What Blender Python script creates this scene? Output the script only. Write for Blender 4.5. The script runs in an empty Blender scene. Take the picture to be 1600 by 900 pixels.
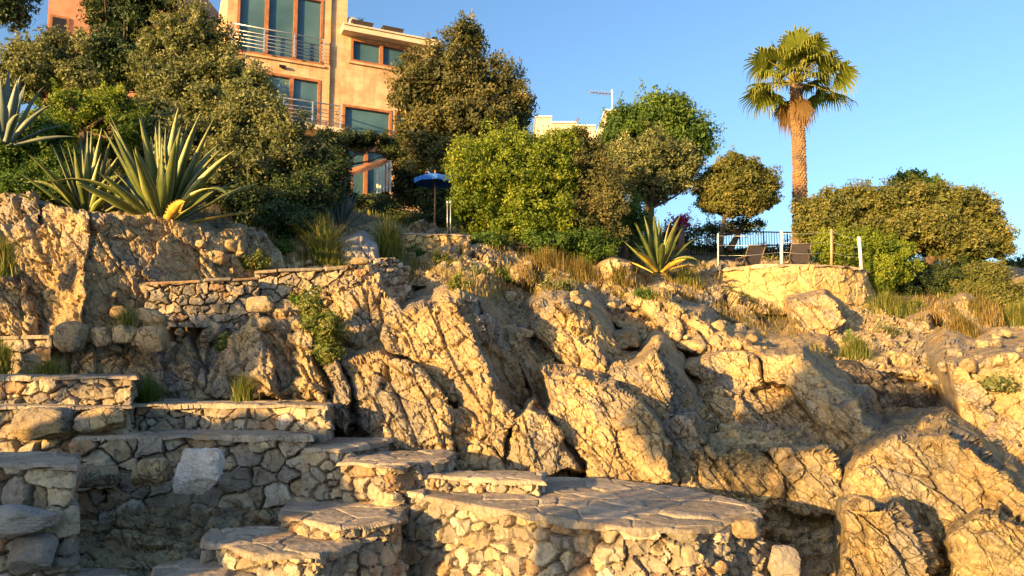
import bpy, math, random
import numpy as np
from mathutils import Vector
R = math.radians
rng = np.random.default_rng(7)
random.seed(7)
SC = bpy.context.scene
COL = SC.collection

# ------------------------------------------------------------------ camera, sky, sun, exposure
F = 1155.0                                   # focal length in photograph pixels (1600 wide)
TH = math.atan(115.0 / F)                    # the camera looks up a little
CT, ST = math.cos(TH), math.sin(TH)
cam = bpy.data.cameras.new('camera'); cam.lens = 36 * F / 1600; cam.sensor_width = 36
cam.clip_start = 0.1; cam.clip_end = 9000
camo = bpy.data.objects.new('camera', cam); COL.objects.link(camo)
camo.rotation_euler = (math.pi / 2 + TH, 0, 0); SC.camera = camo
SUN_EL, SUN_AZ = R(9.0), R(43)               # azimuth: to the left of straight behind the camera
sdir = Vector((-math.sin(SUN_AZ) * math.cos(SUN_EL), -math.cos(SUN_AZ) * math.cos(SUN_EL), math.sin(SUN_EL)))
w = bpy.data.worlds.new('World'); SC.world = w; w.use_nodes = True
nt = w.node_tree
sk = nt.nodes.new('ShaderNodeTexSky'); sk.sky_type = 'NISHITA'; sk.sun_disc = False
sk.sun_elevation = SUN_EL; sk.sun_rotation = math.atan2(sdir.x, sdir.y)
sk.air_density = 1.0; sk.dust_density = 2.0; sk.ozone_density = 3.2
bg = nt.nodes['Background']; bg.inputs[1].default_value = 0.125
nt.links.new(sk.outputs[0], bg.inputs[0])
sl = bpy.data.lights.new('sun', 'SUN'); sl.energy = 4.9; sl.angle = R(0.6); sl.color = (1.0, 0.60, 0.19)
so = bpy.data.objects.new('sun', sl); COL.objects.link(so)
so.rotation_euler = sdir.to_track_quat('Z', 'Y').to_euler()
SC.view_settings.view_transform = 'Standard'; SC.view_settings.look = 'None'
SC.view_settings.gamma = 1; SC.view_settings.exposure = 1.6

# ------------------------------------------------------------------ geometry of the view
def rays(px, py):
    px = np.asarray(px, float); py = np.asarray(py, float)
    a = (px - 800) / F; b = (450 - py) / F
    return a, CT - b * ST, ST + b * CT
def P(px, py, Y):
    a, dy, dz = rays(px, py); t = np.asarray(Y, float) / dy
    return np.stack(np.broadcast_arrays(a * t, Y, dz * t), -1)
def PZ(px, py, z):
    a, dy, dz = rays(px, py); t = z / dz
    return np.stack(np.broadcast_arrays(a * t, dy * t, z), -1)
def V3(px, py, Y): return Vector(P(px, py, Y).tolist())

# ------------------------------------------------------------------ noise
def hsh(ix, iy, iz, s):
    h = (ix.astype(np.int64) * 73856093) ^ (iy.astype(np.int64) * 19349663) ^ (iz.astype(np.int64) * 83492791) ^ (s * 2654435761)
    h = (h ^ (h >> 13)) * 1274126177 & 0xffffffff
    h = (h ^ (h >> 15)) * 2246822519 & 0xffffffff
    h = h ^ (h >> 13)
    return (h & 0xffffff).astype(np.float32) / 16777215.0
def vn(p, s=0):
    p = np.asarray(p, np.float64); i = np.floor(p); f = (p - i); u = f * f * (3 - 2 * f); i = i.astype(np.int64)
    r = 0
    for dx in (0, 1):
        wx = u[..., 0] if dx else 1 - u[..., 0]
        for dy in (0, 1):
            wy = u[..., 1] if dy else 1 - u[..., 1]
            for dz in (0, 1):
                wz = u[..., 2] if dz else 1 - u[..., 2]
                r = r + wx * wy * wz * hsh(i[..., 0] + dx, i[..., 1] + dy, i[..., 2] + dz, s)
    return r * 2 - 1
def fbm(p, o=4, s=0, g=0.5):
    r = 0; a = 1; t = 0
    for k in range(o): r = r + a * vn(p * 2 ** k + 17.3 * k, s + k); t += a; a *= g
    return r / t
def voro(p, s=0):
    sh = p.shape[:-1]; p = p.reshape(-1, 3); i = np.floor(p).astype(np.int64); n = len(p)
    f1 = np.full(n, 9., np.float32); f2 = np.full(n, 9., np.float32); cid = np.zeros(n, np.float32)
    loc = np.zeros((n, 3), np.float32)
    for dx in (-1, 0, 1):
        for dy in (-1, 0, 1):
            for dz in (-1, 0, 1):
                a, b, c = i[:, 0] + dx, i[:, 1] + dy, i[:, 2] + dz
                h1 = hsh(a, b, c, s); h2 = hsh(a, b, c, s + 11); h3 = hsh(a, b, c, s + 23)
                q = np.stack([p[:, 0] - a - h1, p[:, 1] - b - h2, p[:, 2] - c - h3], -1).astype(np.float32)
                d = np.sqrt((q * q).sum(-1)); m = d < f1
                f2 = np.where(m, f1, np.minimum(f2, d)); f1 = np.where(m, d, f1)
                cid = np.where(m, (h1 * 7.13 + h2 * 3.7 + h3 * 5.3) % 1.0, cid)
                loc[m] = q[m]
    return f1.reshape(sh), f2.reshape(sh), cid.reshape(sh), loc.reshape(sh + (3,))
E1 = np.array([0.55, -0.25, -0.80]); E1 /= np.linalg.norm(E1)       # the way the beds and cracks run
E2 = np.cross(E1, [0, 1, 0.2]); E2 /= np.linalg.norm(E2); E3 = np.cross(E1, E2)
def cells(p, size, s, elong=2.2, crack=0.12, tilt=0.9, cd=0.5):
    q = np.stack([p @ E1 / (size * elong), p @ E2 / size, p @ E3 / (size * 1.3)], -1)
    q = q + 0.13 * np.stack([vn(q * 1.7 + 5, s + 1), vn(q * 1.7 + 9, s + 2), vn(q * 1.7 + 13, s + 3)], -1)
    f1, f2, c, loc = voro(q, s)
    tv = np.stack([np.sin(c * 91.7), np.sin(c * 57.3 + 1), np.sin(c * 33.1 + 2)], -1)
    g = np.clip((f2 - f1) / crack, 0, 1)
    return (c - 0.5) + tilt * (loc * tv).sum(-1) - cd * (1 - g) ** 2, c, g
def rockdisp(p, amp=1.0, s=0, fine=None):
    d1, c1, g1 = cells(p, 0.85, s + 1, 2.4, 0.10, 0.9, 0.7)
    d2, c2, g2 = cells(p, 0.30, s + 5, 2.0, 0.13, 1.0, 0.6)
    d3, c3, g3 = cells(p, 0.12, s + 9, 1.5, 0.2, 1.1, 0.9)
    d4, c4, g4 = cells(p, 0.05, s + 13, 1.3, 0.3, 1.1, 0.4)
    bed = (p @ E2) / 0.42 + 0.5 * vn(p * 0.8, s + 31) + c1 * 2.0; fr_ = bed - np.floor(bed)
    bed2 = (p @ E3 * 0.6 + p @ E1 * 0.8) / 0.55 + 0.4 * vn(p * 1.1, s + 33) + c1 * 3.0; fr2 = bed2 - np.floor(bed2)
    d = 0.15 * amp * d1 + 0.08 * d2 * amp ** 0.5 + 0.03 * amp * fbm(p * 1.7, 3, s) + amp * (0.085 * (fr_ - 0.5) + 0.055 * (fr2 - 0.5))
    hi = 0.034 * d3 * amp ** 0.5 + 0.011 * d4
    d = d + hi * fine if fine is not None else d + hi
    return d, c1, c2

# ------------------------------------------------------------------ mesh and tagging helpers
def mk(name, V, Fs, mat, parent=None, attrs=None, smooth=True, loc=None):
    V = np.asarray(V, np.float64).reshape(-1, 3)
    if isinstance(Fs, np.ndarray): Fs = [Fs]
    Fs = [f for f in Fs if len(f)]
    if loc is None and parent is None:
        loc = np.array([V[:, 0].mean(), V[:, 1].mean(), V[:, 2].min()])
    if loc is None: off = np.array(parent['_o']) if '_o' in parent else np.zeros(3)
    else: off = np.asarray(loc, float)
    me = bpy.data.meshes.new(name)
    me.vertices.add(len(V)); me.vertices.foreach_set('co', (V - off).astype(np.float32).ravel())
    nl = sum(f.size for f in Fs); npol = sum(len(f) for f in Fs)
    me.loops.add(nl); me.polygons.add(npol)
    me.loops.foreach_set('vertex_index', np.concatenate([f.ravel() for f in Fs]).astype(np.int32))
    st = []; c = 0
    for f in Fs: k = f.shape[1]; st.append(c + np.arange(len(f)) * k); c += f.size
    me.polygons.foreach_set('loop_start', np.concatenate(st).astype(np.int32))
    me.polygons.foreach_set('use_smooth', np.full(npol, smooth))
    me.update(calc_edges=True); me.validate()
    for k, v in (attrs or {}).items():
        a = me.attributes.new(k, 'FLOAT', 'POINT'); a.data.foreach_set('value', np.asarray(v, np.float32).ravel())
    if mat: me.materials.append(mat)
    o = bpy.data.objects.new(name, me); COL.objects.link(o)
    if parent is not None:
        o.parent = parent
        if loc is not None: o.location = off - np.array(parent['_o'])
    else: o.location = off
    o['_o'] = [float(v) for v in off]
    return o
def tag(o, label, cat, group=None):
    o['label'] = label; o['category'] = cat
    if group: o['group'] = group
    return o
def kind(o, k): o['kind'] = k; return o
def thing(name, loc, label, cat, group=None):
    o = bpy.data.objects.new(name, None); COL.objects.link(o); o.empty_display_size = 0.2
    o.location = tuple(float(v) for v in loc); o['_o'] = [float(v) for v in loc]
    return tag(o, label, cat, group)
def copy_tree(o, parent=None):
    c = o.copy(); COL.objects.link(c); c.parent = parent
    for ch in list(o.children): copy_tree(ch, c)
    return c
class MB:                                     # collects boxes, tubes and sheets for ONE mesh
    def __init__(s): s.v = []; s.q = []; s.t = []; s.n = 0; s.a = []
    def add(s, V, Q=None, T=None, a=0.0):
        V = np.asarray(V, float).reshape(-1, 3)
        if Q is not None and len(Q): s.q.append(np.asarray(Q) + s.n)
        if T is not None and len(T): s.t.append(np.asarray(T) + s.n)
        s.v.append(V); s.a.append(np.broadcast_to(np.asarray(a, float), (len(V),))); s.n += len(V)
    def box(s, o, ex, ey, ez, a=0.0):        # origin corner and three edge vectors
        o, ex, ey, ez = [np.array(tuple(x), float) for x in (o, ex, ey, ez)]
        V = [o, o + ex, o + ex + ey, o + ey, o + ez, o + ex + ez, o + ex + ey + ez, o + ey + ez]
        s.add(V, [[0, 3, 2, 1], [4, 5, 6, 7], [0, 1, 5, 4], [1, 2, 6, 5], [2, 3, 7, 6], [3, 0, 4, 7]], a=a)
    def tube(s, pts, rad, n=8, a=0.0, cap=True):
        pts = [np.array(tuple(p), float) for p in pts]; m = len(pts)
        if not hasattr(rad, '__len__'): rad = [rad] * m
        V = []; prev = None
        for i, p in enumerate(pts):
            t = pts[min(i + 1, m - 1)] - pts[max(i - 1, 0)]; t /= np.linalg.norm(t) + 1e-9
            r = np.array([0, 0, 1.]) if abs(t[2]) < 0.9 else np.array([1., 0, 0])
            if prev is not None: r = prev
            x = np.cross(t, r); x /= np.linalg.norm(x) + 1e-9; y = np.cross(t, x); prev = np.cross(x, t)
            for k in range(n):
                an = 2 * math.pi * k / n; V.append(p + rad[i] * (math.cos(an) * x + math.sin(an) * y))
        Q = [[i * n + k, i * n + (k + 1) % n, (i + 1) * n + (k + 1) % n, (i + 1) * n + k] for i in range(m - 1) for k in range(n)]
        T = []
        if cap:
            V += [pts[0], pts[-1]]; b = m * n
            T = [[b, (k + 1) % n, k] for k in range(n)] + [[b + 1, (m - 1) * n + k, (m - 1) * n + (k + 1) % n] for k in range(n)]
        s.add(V, Q, T, a)
    def build(s, name, mat, parent=None, smooth=False, loc=None):
        Fs = []
        if s.q: Fs.append(np.concatenate(s.q))
        if s.t: Fs.append(np.concatenate(s.t))
        return mk(name, np.concatenate(s.v), Fs, mat, parent, {'rnd': np.concatenate(s.a)}, smooth, loc)

# ------------------------------------------------------------------ materials
def N(nt, t, **k):
    n = nt.nodes.new(t)
    for a, b in k.items(): setattr(n, a, b)
    return n
def newmat(name):
    m = bpy.data.materials.new(name); m.use_nodes = True; return m, m.node_tree, m.node_tree.nodes['Principled BSDF']
def ramp(nt, fac, stops, interp='LINEAR'):
    r = N(nt, 'ShaderNodeValToRGB'); r.color_ramp.interpolation = interp
    e = r.color_ramp.elements
    while len(e) < len(stops): e.new(0.5)
    for x, (p, c) in zip(e, stops): x.position = p; x.color = (*c, 1) if len(c) == 3 else c
    nt.links.new(fac, r.inputs[0]); return r.outputs[0]
def noise(nt, co, scale, detail=6, rough=0.6, dist=0):
    n = N(nt, 'ShaderNodeTexNoise'); n.inputs['Scale'].default_value = scale; n.inputs['Detail'].default_value = detail
    n.inputs['Roughness'].default_value = rough; n.inputs['Distortion'].default_value = dist
    nt.links.new(co, n.inputs['Vector']); return n.outputs[0]
def mix(nt, a, b, f, blend='MIX'):
    m = N(nt, 'ShaderNodeMix', data_type='RGBA', blend_type=blend)
    for s, v in ((0, f), (6, a), (7, b)):
        if isinstance(v, (int, float)): m.inputs[s].default_value = v
        elif isinstance(v, tuple): m.inputs[s].default_value = (*v, 1)
        else: nt.links.new(v, m.inputs[s])
    return m.outputs[2]
def strata(nt, co, k1=0.4, k2=1.0, k3=0.8):
    c = N(nt, 'ShaderNodeCombineXYZ')
    for i, (e, k) in enumerate(((E1, k1), (E2, k2), (E3, k3))):
        d = N(nt, 'ShaderNodeVectorMath', operation='DOT_PRODUCT'); nt.links.new(co, d.inputs[0]); d.inputs[1].default_value = (e * k).tolist(); nt.links.new(d.outputs['Value'], c.inputs[i])
    return c.outputs[0]
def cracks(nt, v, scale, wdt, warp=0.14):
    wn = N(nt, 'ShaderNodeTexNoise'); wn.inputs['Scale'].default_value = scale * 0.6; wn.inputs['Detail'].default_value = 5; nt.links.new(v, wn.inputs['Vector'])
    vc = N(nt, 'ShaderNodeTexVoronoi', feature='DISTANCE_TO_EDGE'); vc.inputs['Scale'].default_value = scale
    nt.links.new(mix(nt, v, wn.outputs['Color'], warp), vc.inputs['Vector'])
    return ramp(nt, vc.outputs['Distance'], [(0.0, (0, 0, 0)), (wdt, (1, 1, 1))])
def rock_mat(name, pale, mid, dark, blotch=0.5, speck=0.0, bump=0.5, crack=1.0, grey=0.85):
    m, nt, bs = newmat(name)
    co = N(nt, 'ShaderNodeNewGeometry').outputs['Position']; sv = strata(nt, co)
    at = N(nt, 'ShaderNodeAttribute', attribute_name='rnd').outputs['Fac']
    big = noise(nt, co, 0.9, 5, 0.6, 0.6); c = ramp(nt, big, [(0.36, mid), (0.56, pale)])
    cell = ramp(nt, at, [(0, tuple(v * 0.60 for v in mid)), (0.35, mid), (0.7, pale), (1, tuple(min(v * 1.25, .8) for v in pale))])
    c = mix(nt, c, cell, 0.6)
    g1 = noise(nt, sv, 1.3, 7, 0.68, 0.8)
    gcol = tuple(0.80 * (mid[0] * 0.45 + mid[1] * 0.35 + mid[2] * 0.2) * f for f in (1.0, 0.95, 0.86))
    c = mix(nt, c, gcol, mix(nt, (0, 0, 0), ramp(nt, g1, [(0.48, (0, 0, 0)), (0.60, (1, 1, 1))]), grey))
    och = noise(nt, co, 2.3, 6, 0.65, 1.0)
    c = mix(nt, c, (0.50, 0.27, 0.10), ramp(nt, och, [(0.56, (0, 0, 0)), (0.72, (0.6, 0.6, 0.6))]))
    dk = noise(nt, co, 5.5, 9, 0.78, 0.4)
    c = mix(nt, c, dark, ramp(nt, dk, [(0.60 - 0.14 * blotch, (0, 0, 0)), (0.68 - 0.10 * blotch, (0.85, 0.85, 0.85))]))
    if speck:
        v = N(nt, 'ShaderNodeTexVoronoi'); v.inputs['Scale'].default_value = 15; v.inputs['Randomness'].default_value = 1
        nt.links.new(mix(nt, co, noise(nt, co, 6, 5), 0.10), v.inputs['Vector'])
        n2 = noise(nt, co, 1.4, 6, 0.7)
        f = mix(nt, ramp(nt, v.outputs['Distance'], [(0.22, (0, 0, 0)), (0.45, (1, 1, 1))]), ramp(nt, n2, [(0.40, (0, 0, 0)), (0.52, (1, 1, 1))]), 1.0, 'MULTIPLY')
        f = mix(nt, (0, 0, 0), f, speck)
        c = mix(nt, c, dark, f)
    fine = noise(nt, co, 34, 6, 0.75)
    c = mix(nt, c, ramp(nt, fine, [(0.32, (0.5, 0.47, 0.43)), (0.6, (1, 1, 1))]), 0.7, 'MULTIPLY')
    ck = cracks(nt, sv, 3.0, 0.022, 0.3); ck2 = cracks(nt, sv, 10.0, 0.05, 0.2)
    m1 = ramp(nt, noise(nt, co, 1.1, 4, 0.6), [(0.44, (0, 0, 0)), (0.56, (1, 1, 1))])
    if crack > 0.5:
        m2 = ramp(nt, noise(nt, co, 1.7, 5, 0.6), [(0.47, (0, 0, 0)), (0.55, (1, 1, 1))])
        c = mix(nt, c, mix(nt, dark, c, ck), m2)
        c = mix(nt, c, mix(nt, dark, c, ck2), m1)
    nt.links.new(c, bs.inputs['Base Color']); bs.inputs['Roughness'].default_value = 0.95
    bs.inputs['Specular IOR Level'].default_value = 0.12
    bf = noise(nt, co, 20, 10, 0.75)
    h = mix(nt, mix(nt, bf, ck, 0.25 * crack), ck2, mix(nt, (0, 0, 0), m1, 0.2 * crack))
    b = N(nt, 'ShaderNodeBump'); b.inputs['Strength'].default_value = bump; b.inputs['Distance'].default_value = 0.07
    nt.links.new(h, b.inputs['Height']); nt.links.new(b.outputs[0], bs.inputs['Normal'])
    return m
def stone_mat(name, stops, joint, bump=0.7, dirt=0.5):
    m, nt, bs = newmat(name)
    co = N(nt, 'ShaderNodeNewGeometry').outputs['Position']
    at = N(nt, 'ShaderNodeAttribute', attribute_name='rnd').outputs['Fac']; jt = N(nt, 'ShaderNodeAttribute', attribute_name='joint').outputs['Fac']
    c = ramp(nt, at, stops, 'CONSTANT')
    c = mix(nt, c, ramp(nt, noise(nt, co, 4.5, 7, 0.7, 0.5), [(0.35, (0.62, 0.58, 0.52)), (0.6, (1.1, 1.08, 1.02))]), 0.9, 'MULTIPLY')
    c = mix(nt, c, ramp(nt, noise(nt, co, 32, 6, 0.75), [(0.32, (0.5, 0.48, 0.45)), (0.6, (1, 1, 1))]), 0.65, 'MULTIPLY')
    c = mix(nt, c, (0.13, 0.11, 0.08), mix(nt, (0, 0, 0), ramp(nt, noise(nt, co, 7, 8, 0.75), [(0.54, (0, 0, 0)), (0.66, (1, 1, 1))]), dirt))
    jn = noise(nt, co, 2.6, 5, 0.65); jc = ramp(nt, jn, [(0.42, joint), (0.58, tuple(min(1, v * 1.9) for v in joint))])
    c = mix(nt, c, jc, ramp(nt, jt, [(0.3, (0, 0, 0)), (0.8, (0.9, 0.9, 0.9))]))
    nt.links.new(c, bs.inputs['Base Color']); bs.inputs['Roughness'].default_value = 0.95; bs.inputs['Specular IOR Level'].default_value = 0.12
    b = N(nt, 'ShaderNodeBump'); b.inputs['Strength'].default_value = bump; b.inputs['Distance'].default_value = 0.05
    nt.links.new(noise(nt, co, 20, 10, 0.75), b.inputs['Height']); nt.links.new(b.outputs[0], bs.inputs['Normal'])
    return m
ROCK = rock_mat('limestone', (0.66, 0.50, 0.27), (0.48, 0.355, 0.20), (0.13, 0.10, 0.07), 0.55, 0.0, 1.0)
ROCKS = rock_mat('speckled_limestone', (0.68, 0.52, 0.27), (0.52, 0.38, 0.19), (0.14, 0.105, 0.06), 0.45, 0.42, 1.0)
ROCKD = rock_mat('dark_limestone', (0.40, 0.35, 0.28), (0.24, 0.20, 0.16), (0.06, 0.05, 0.045), 1.2, 0.5, 0.9)  # a darker, greyer and more blotched limestone
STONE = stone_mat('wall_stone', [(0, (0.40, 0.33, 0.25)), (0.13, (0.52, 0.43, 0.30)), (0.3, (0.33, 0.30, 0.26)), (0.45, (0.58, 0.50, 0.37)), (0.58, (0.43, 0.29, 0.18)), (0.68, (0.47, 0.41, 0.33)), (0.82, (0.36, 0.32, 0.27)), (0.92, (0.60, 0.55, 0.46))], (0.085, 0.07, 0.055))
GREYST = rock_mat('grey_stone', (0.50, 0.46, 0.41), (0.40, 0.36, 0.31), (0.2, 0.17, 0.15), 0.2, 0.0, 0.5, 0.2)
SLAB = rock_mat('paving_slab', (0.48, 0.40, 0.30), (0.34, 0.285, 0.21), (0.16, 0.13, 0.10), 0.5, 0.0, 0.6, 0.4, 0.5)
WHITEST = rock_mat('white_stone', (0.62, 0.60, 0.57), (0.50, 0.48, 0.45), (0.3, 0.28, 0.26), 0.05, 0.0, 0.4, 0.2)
def simple(name, col, rough=0.6, metal=0.0, var=0.15, sc=6, bump=0.1, spec=0.4):
    m, nt, bs = newmat(name); co = N(nt, 'ShaderNodeTexCoord').outputs['Object']
    n = noise(nt, co, sc, 6, 0.65)
    lo = tuple(v * (1 - var) for v in col); hi = tuple(min(1, v * (1 + var)) for v in col)
    nt.links.new(ramp(nt, n, [(0.35, lo), (0.65, hi)]), bs.inputs['Base Color'])
    bs.inputs['Roughness'].default_value = rough; bs.inputs['Metallic'].default_value = metal; bs.inputs['Specular IOR Level'].default_value = spec
    if bump:
        b = N(nt, 'ShaderNodeBump'); b.inputs['Strength'].default_value = bump; b.inputs['Distance'].default_value = 0.02
        nt.links.new(noise(nt, co, sc * 8, 4), b.inputs['Height']); nt.links.new(b.outputs[0], bs.inputs['Normal'])
    return m
def leaf_mat(name, stops, trans=0.35, rough=0.5):
    m, nt, bs = newmat(name)
    at = N(nt, 'ShaderNodeAttribute', attribute_name='rnd').outputs['Fac']
    c = ramp(nt, at, stops)
    nt.links.new(c, bs.inputs['Base Color']); bs.inputs['Roughness'].default_value = rough; bs.inputs['Specular IOR Level'].default_value = 0.3
    tr = N(nt, 'ShaderNodeBsdfTranslucent'); nt.links.new(mix(nt, c, (1, 1, 0.5), 1.0, 'MULTIPLY'), tr.inputs['Color'])
    ms = N(nt, 'ShaderNodeMixShader'); ms.inputs[0].default_value = trans
    nt.links.new(bs.outputs[0], ms.inputs[1]); nt.links.new(tr.outputs[0], ms.inputs[2])
    nt.links.new(ms.outputs[0], nt.nodes['Material Output'].inputs['Surface'])
    return m
L_OLIVE = leaf_mat('olive_leaf', [(0, (0.06, 0.075, 0.03)), (0.4, (0.14, 0.16, 0.06)), (0.8, (0.27, 0.28, 0.11)), (1, (0.46, 0.42, 0.20))])
L_BROWN = leaf_mat('brown_green_leaf', [(0, (0.045, 0.055, 0.02)), (0.4, (0.11, 0.115, 0.04)), (0.8, (0.22, 0.20, 0.07)), (1, (0.38, 0.30, 0.12))])
L_BRIGHT = leaf_mat('bright_leaf', [(0, (0.05, 0.09, 0.012)), (0.4, (0.15, 0.21, 0.02)), (0.8, (0.30, 0.36, 0.04)), (1, (0.45, 0.45, 0.08))], 0.4)
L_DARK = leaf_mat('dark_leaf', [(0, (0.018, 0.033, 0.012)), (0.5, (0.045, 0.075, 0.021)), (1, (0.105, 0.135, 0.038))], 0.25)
L_GREEN = leaf_mat('green_leaf', [(0, (0.032, 0.072, 0.016)), (0.5, (0.088, 0.160, 0.026)), (1, (0.208, 0.288, 0.048))], 0.35)
L_HEDGE = leaf_mat('hedge_leaf', [(0, (0.06, 0.075, 0.02)), (0.5, (0.17, 0.18, 0.045)), (1, (0.34, 0.29, 0.09))], 0.35)
L_DRY = leaf_mat('dry_grass_blade', [(0, (0.100, 0.085, 0.020)), (0.4, (0.170, 0.150, 0.035)), (0.75, (0.300, 0.210, 0.070)), (1, (0.420, 0.300, 0.130))], 0.35)
L_GRASS = leaf_mat('green_grass_blade', [(0, (0.07, 0.11, 0.02)), (0.6, (0.18, 0.21, 0.045)), (1, (0.42, 0.36, 0.11))], 0.4)
L_PINK = leaf_mat('magenta_bract', [(0, (0.180, 0.010, 0.060)), (1, (0.450, 0.030, 0.160))], 0.4)
L_BLUE = leaf_mat('blue_grey_leaf', [(0, (0.070, 0.100, 0.085)), (1, (0.160, 0.200, 0.160))], 0.15)
L_PALM = leaf_mat('palm_leaf', [(0, (0.08, 0.12, 0.02)), (0.5, (0.22, 0.26, 0.035)), (1, (0.46, 0.40, 0.10))], 0.45)
L_PALMD = leaf_mat('dry_palm_leaf', [(0, (0.120, 0.072, 0.024)), (1, (0.360, 0.228, 0.096))], 0.35)
BARK = simple('bark', (0.11, 0.075, 0.05), 0.95, 0, 0.5, 9, 0.8)
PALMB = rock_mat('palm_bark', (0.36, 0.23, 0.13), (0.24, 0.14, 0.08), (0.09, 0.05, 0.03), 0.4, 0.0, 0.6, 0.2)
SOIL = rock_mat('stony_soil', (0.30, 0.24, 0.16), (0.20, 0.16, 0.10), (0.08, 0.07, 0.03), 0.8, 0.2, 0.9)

# ------------------------------------------------------------------ the smooth lie of the hillside (pixel, pixel, distance)
CP = np.array([
 (600,750,8.9),(850,745,9.0),(1000,750,8.9),(1190,790,8.4),(1250,880,7.4),(1320,900,7.2),(1600,900,6.8),(1600,760,8.9),(1450,700,10.0),(1320,690,10.2),
 (620,600,10.2),(620,460,13),(760,600,10.6),(760,500,13.4),(900,600,10.8),(900,500,13.6),(1050,600,11.6),(1050,480,15.6),(1200,600,12.6),(1200,520,16.2),
 (1400,600,13.2),(1400,500,18),(1600,600,13.2),(1600,500,18),(1240,450,19.8),(950,420,17.8),(800,420,16),(700,400,15.5),(640,372,17.5),(1100,430,19.2),
 (1400,450,21),(1600,450,22),(0,330,11.2),(130,330,11),(380,345,12.8),(0,450,10.6),(200,450,11.4),(400,440,12.2),(550,430,12.8),(0,560,10.3),(200,560,10.3),
 (400,560,10.4),(500,600,10.0),(0,700,8.9),(300,700,9.2),(500,700,9.4),(0,850,7.2),(200,850,7.4),(400,850,7.6),(600,850,8.0),(400,1050,5.6),(1000,1050,6.0),
 (0,1050,5.4),(1600,1050,5.6),(-400,400,10.5),(-400,700,8),(-400,1050,5.2),(2000,450,22),(2000,600,13.5),(2000,900,7.0),(1850,1050,5.6),
 (500,350,16),(300,330,13),(-300,320,11.5),(900,390,20),(1050,400,21.5),(1240,400,24),(1450,420,25),(1700,430,26),(2000,430,26)], float)
def tps_fit(xy, z, lam=1e-3):
    d = np.linalg.norm(xy[:, None] - xy[None], axis=-1); K = d * d * np.log(d + 1e-9) ; n = len(xy)
    K[np.arange(n), np.arange(n)] += lam
    A = np.zeros((n + 3, n + 3)); A[:n, :n] = K; A[:n, n] = 1; A[:n, n+1:] = xy; A[n, :n] = 1; A[n+1:, :n] = xy.T
    return np.linalg.solve(A, np.concatenate([z, np.zeros(3)]))
def tps_eval(w, xy, q):
    sh = q.shape[:-1]; q = q.reshape(-1, 2); r = w[len(xy)] + q @ w[len(xy)+1:]
    for i, c in enumerate(xy):
        d2 = ((q - c) ** 2).sum(-1) + 1e-12; r = r + w[i] * 0.5 * d2 * np.log(d2)
    return r.reshape(sh)
cxy = CP[:, :2] / 400; cw = tps_fit(cxy, np.log(CP[:, 2]))
ST_ = 2.0
GX = np.arange(-400, 2001, ST_); GY = np.arange(300, 1061, ST_)
gx, gy = np.meshgrid(GX, GY)
YB = np.exp(tps_eval(cw, cxy, np.stack([gx, gy], -1) / 400))
def poly_sd(poly, x, y):
    poly = np.array(poly, float); d = np.full(x.shape, 1e9); ins = np.zeros(x.shape, bool); n = len(poly)
    for i in range(n):
        a = poly[i]; b = poly[(i + 1) % n]; e = b - a; wx = x - a[0]; wy = y - a[1]
        t = np.clip((wx * e[0] + wy * e[1]) / (e @ e + 1e-9), 0, 1)
        d = np.minimum(d, np.hypot(wx - t * e[0], wy - t * e[1]))
        c = ((a[1] > y) != (b[1] > y)) & (x < (b[0] - a[0]) * (y - a[1]) / (b[1] - a[1] + 1e-12) + a[0])
        ins ^= c
    return np.where(ins, d, -d)
_q = np.stack([gx, gy, 0 * gx], -1)
_wx = gx + 10 * vn(_q / 36, 3) + 4 * vn(_q / 11, 4); _wy = gy + 10 * vn(_q / 36, 5) + 4 * vn(_q / 11, 6)
for _poly, _dep, _w in [                          # hollows, gullies and clefts sunk into the slope: outline, depth, width of the edge
    ([(1292,590),(1390,586),(1452,604),(1504,640),(1500,702),(1345,704),(1310,650)], 2.2, 30),
    ([(1056,585),(1120,622),(1190,604),(1232,604),(1290,655),(1300,694),(1190,694),(1110,665)], 0.35, 28),
    ([(1196,800),(1322,796),(1326,900),(1334,1060),(1190,1060)], 0.8, 22),
    ([(500,615),(520,612),(548,700),(528,715)], 0.7, 9), ([(548,600),(560,596),(575,690),(552,700)], 0.6, 8),
    ([(770,515),(790,505),(850,610),(870,665),(846,680),(800,590)], 0.9, 12), ([(858,655),(880,650),(912,742),(893,750)], 0.9, 8),
    ([(905,470),(930,460),(1010,560),(985,570)], 0.8, 10), ([(985,545),(1040,520),(1130,560),(1060,575)], 0.9, 12),
    ([(430,520),(450,515),(500,600),(505,640),(470,600)], 0.4, 8), ([(1180,490),(1230,500),(1290,548),(1250,552),(1190,520)], 0.9, 12),
    ([(640,440),(720,455),(770,500),(740,505),(660,468)], 0.5, 12), ([(1048,660),(1062,655),(1072,740),(1060,760)], 0.6, 7)]:
    _s = np.clip(poly_sd(_poly, _wx, _wy) / _w + 0.5, 0, 1); YB = YB + _dep * YB / 10 * _s * _s * (3 - 2 * _s)
YF = YB.copy()                                   # nearest surface so far, for standing plants on it
PF = None

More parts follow.
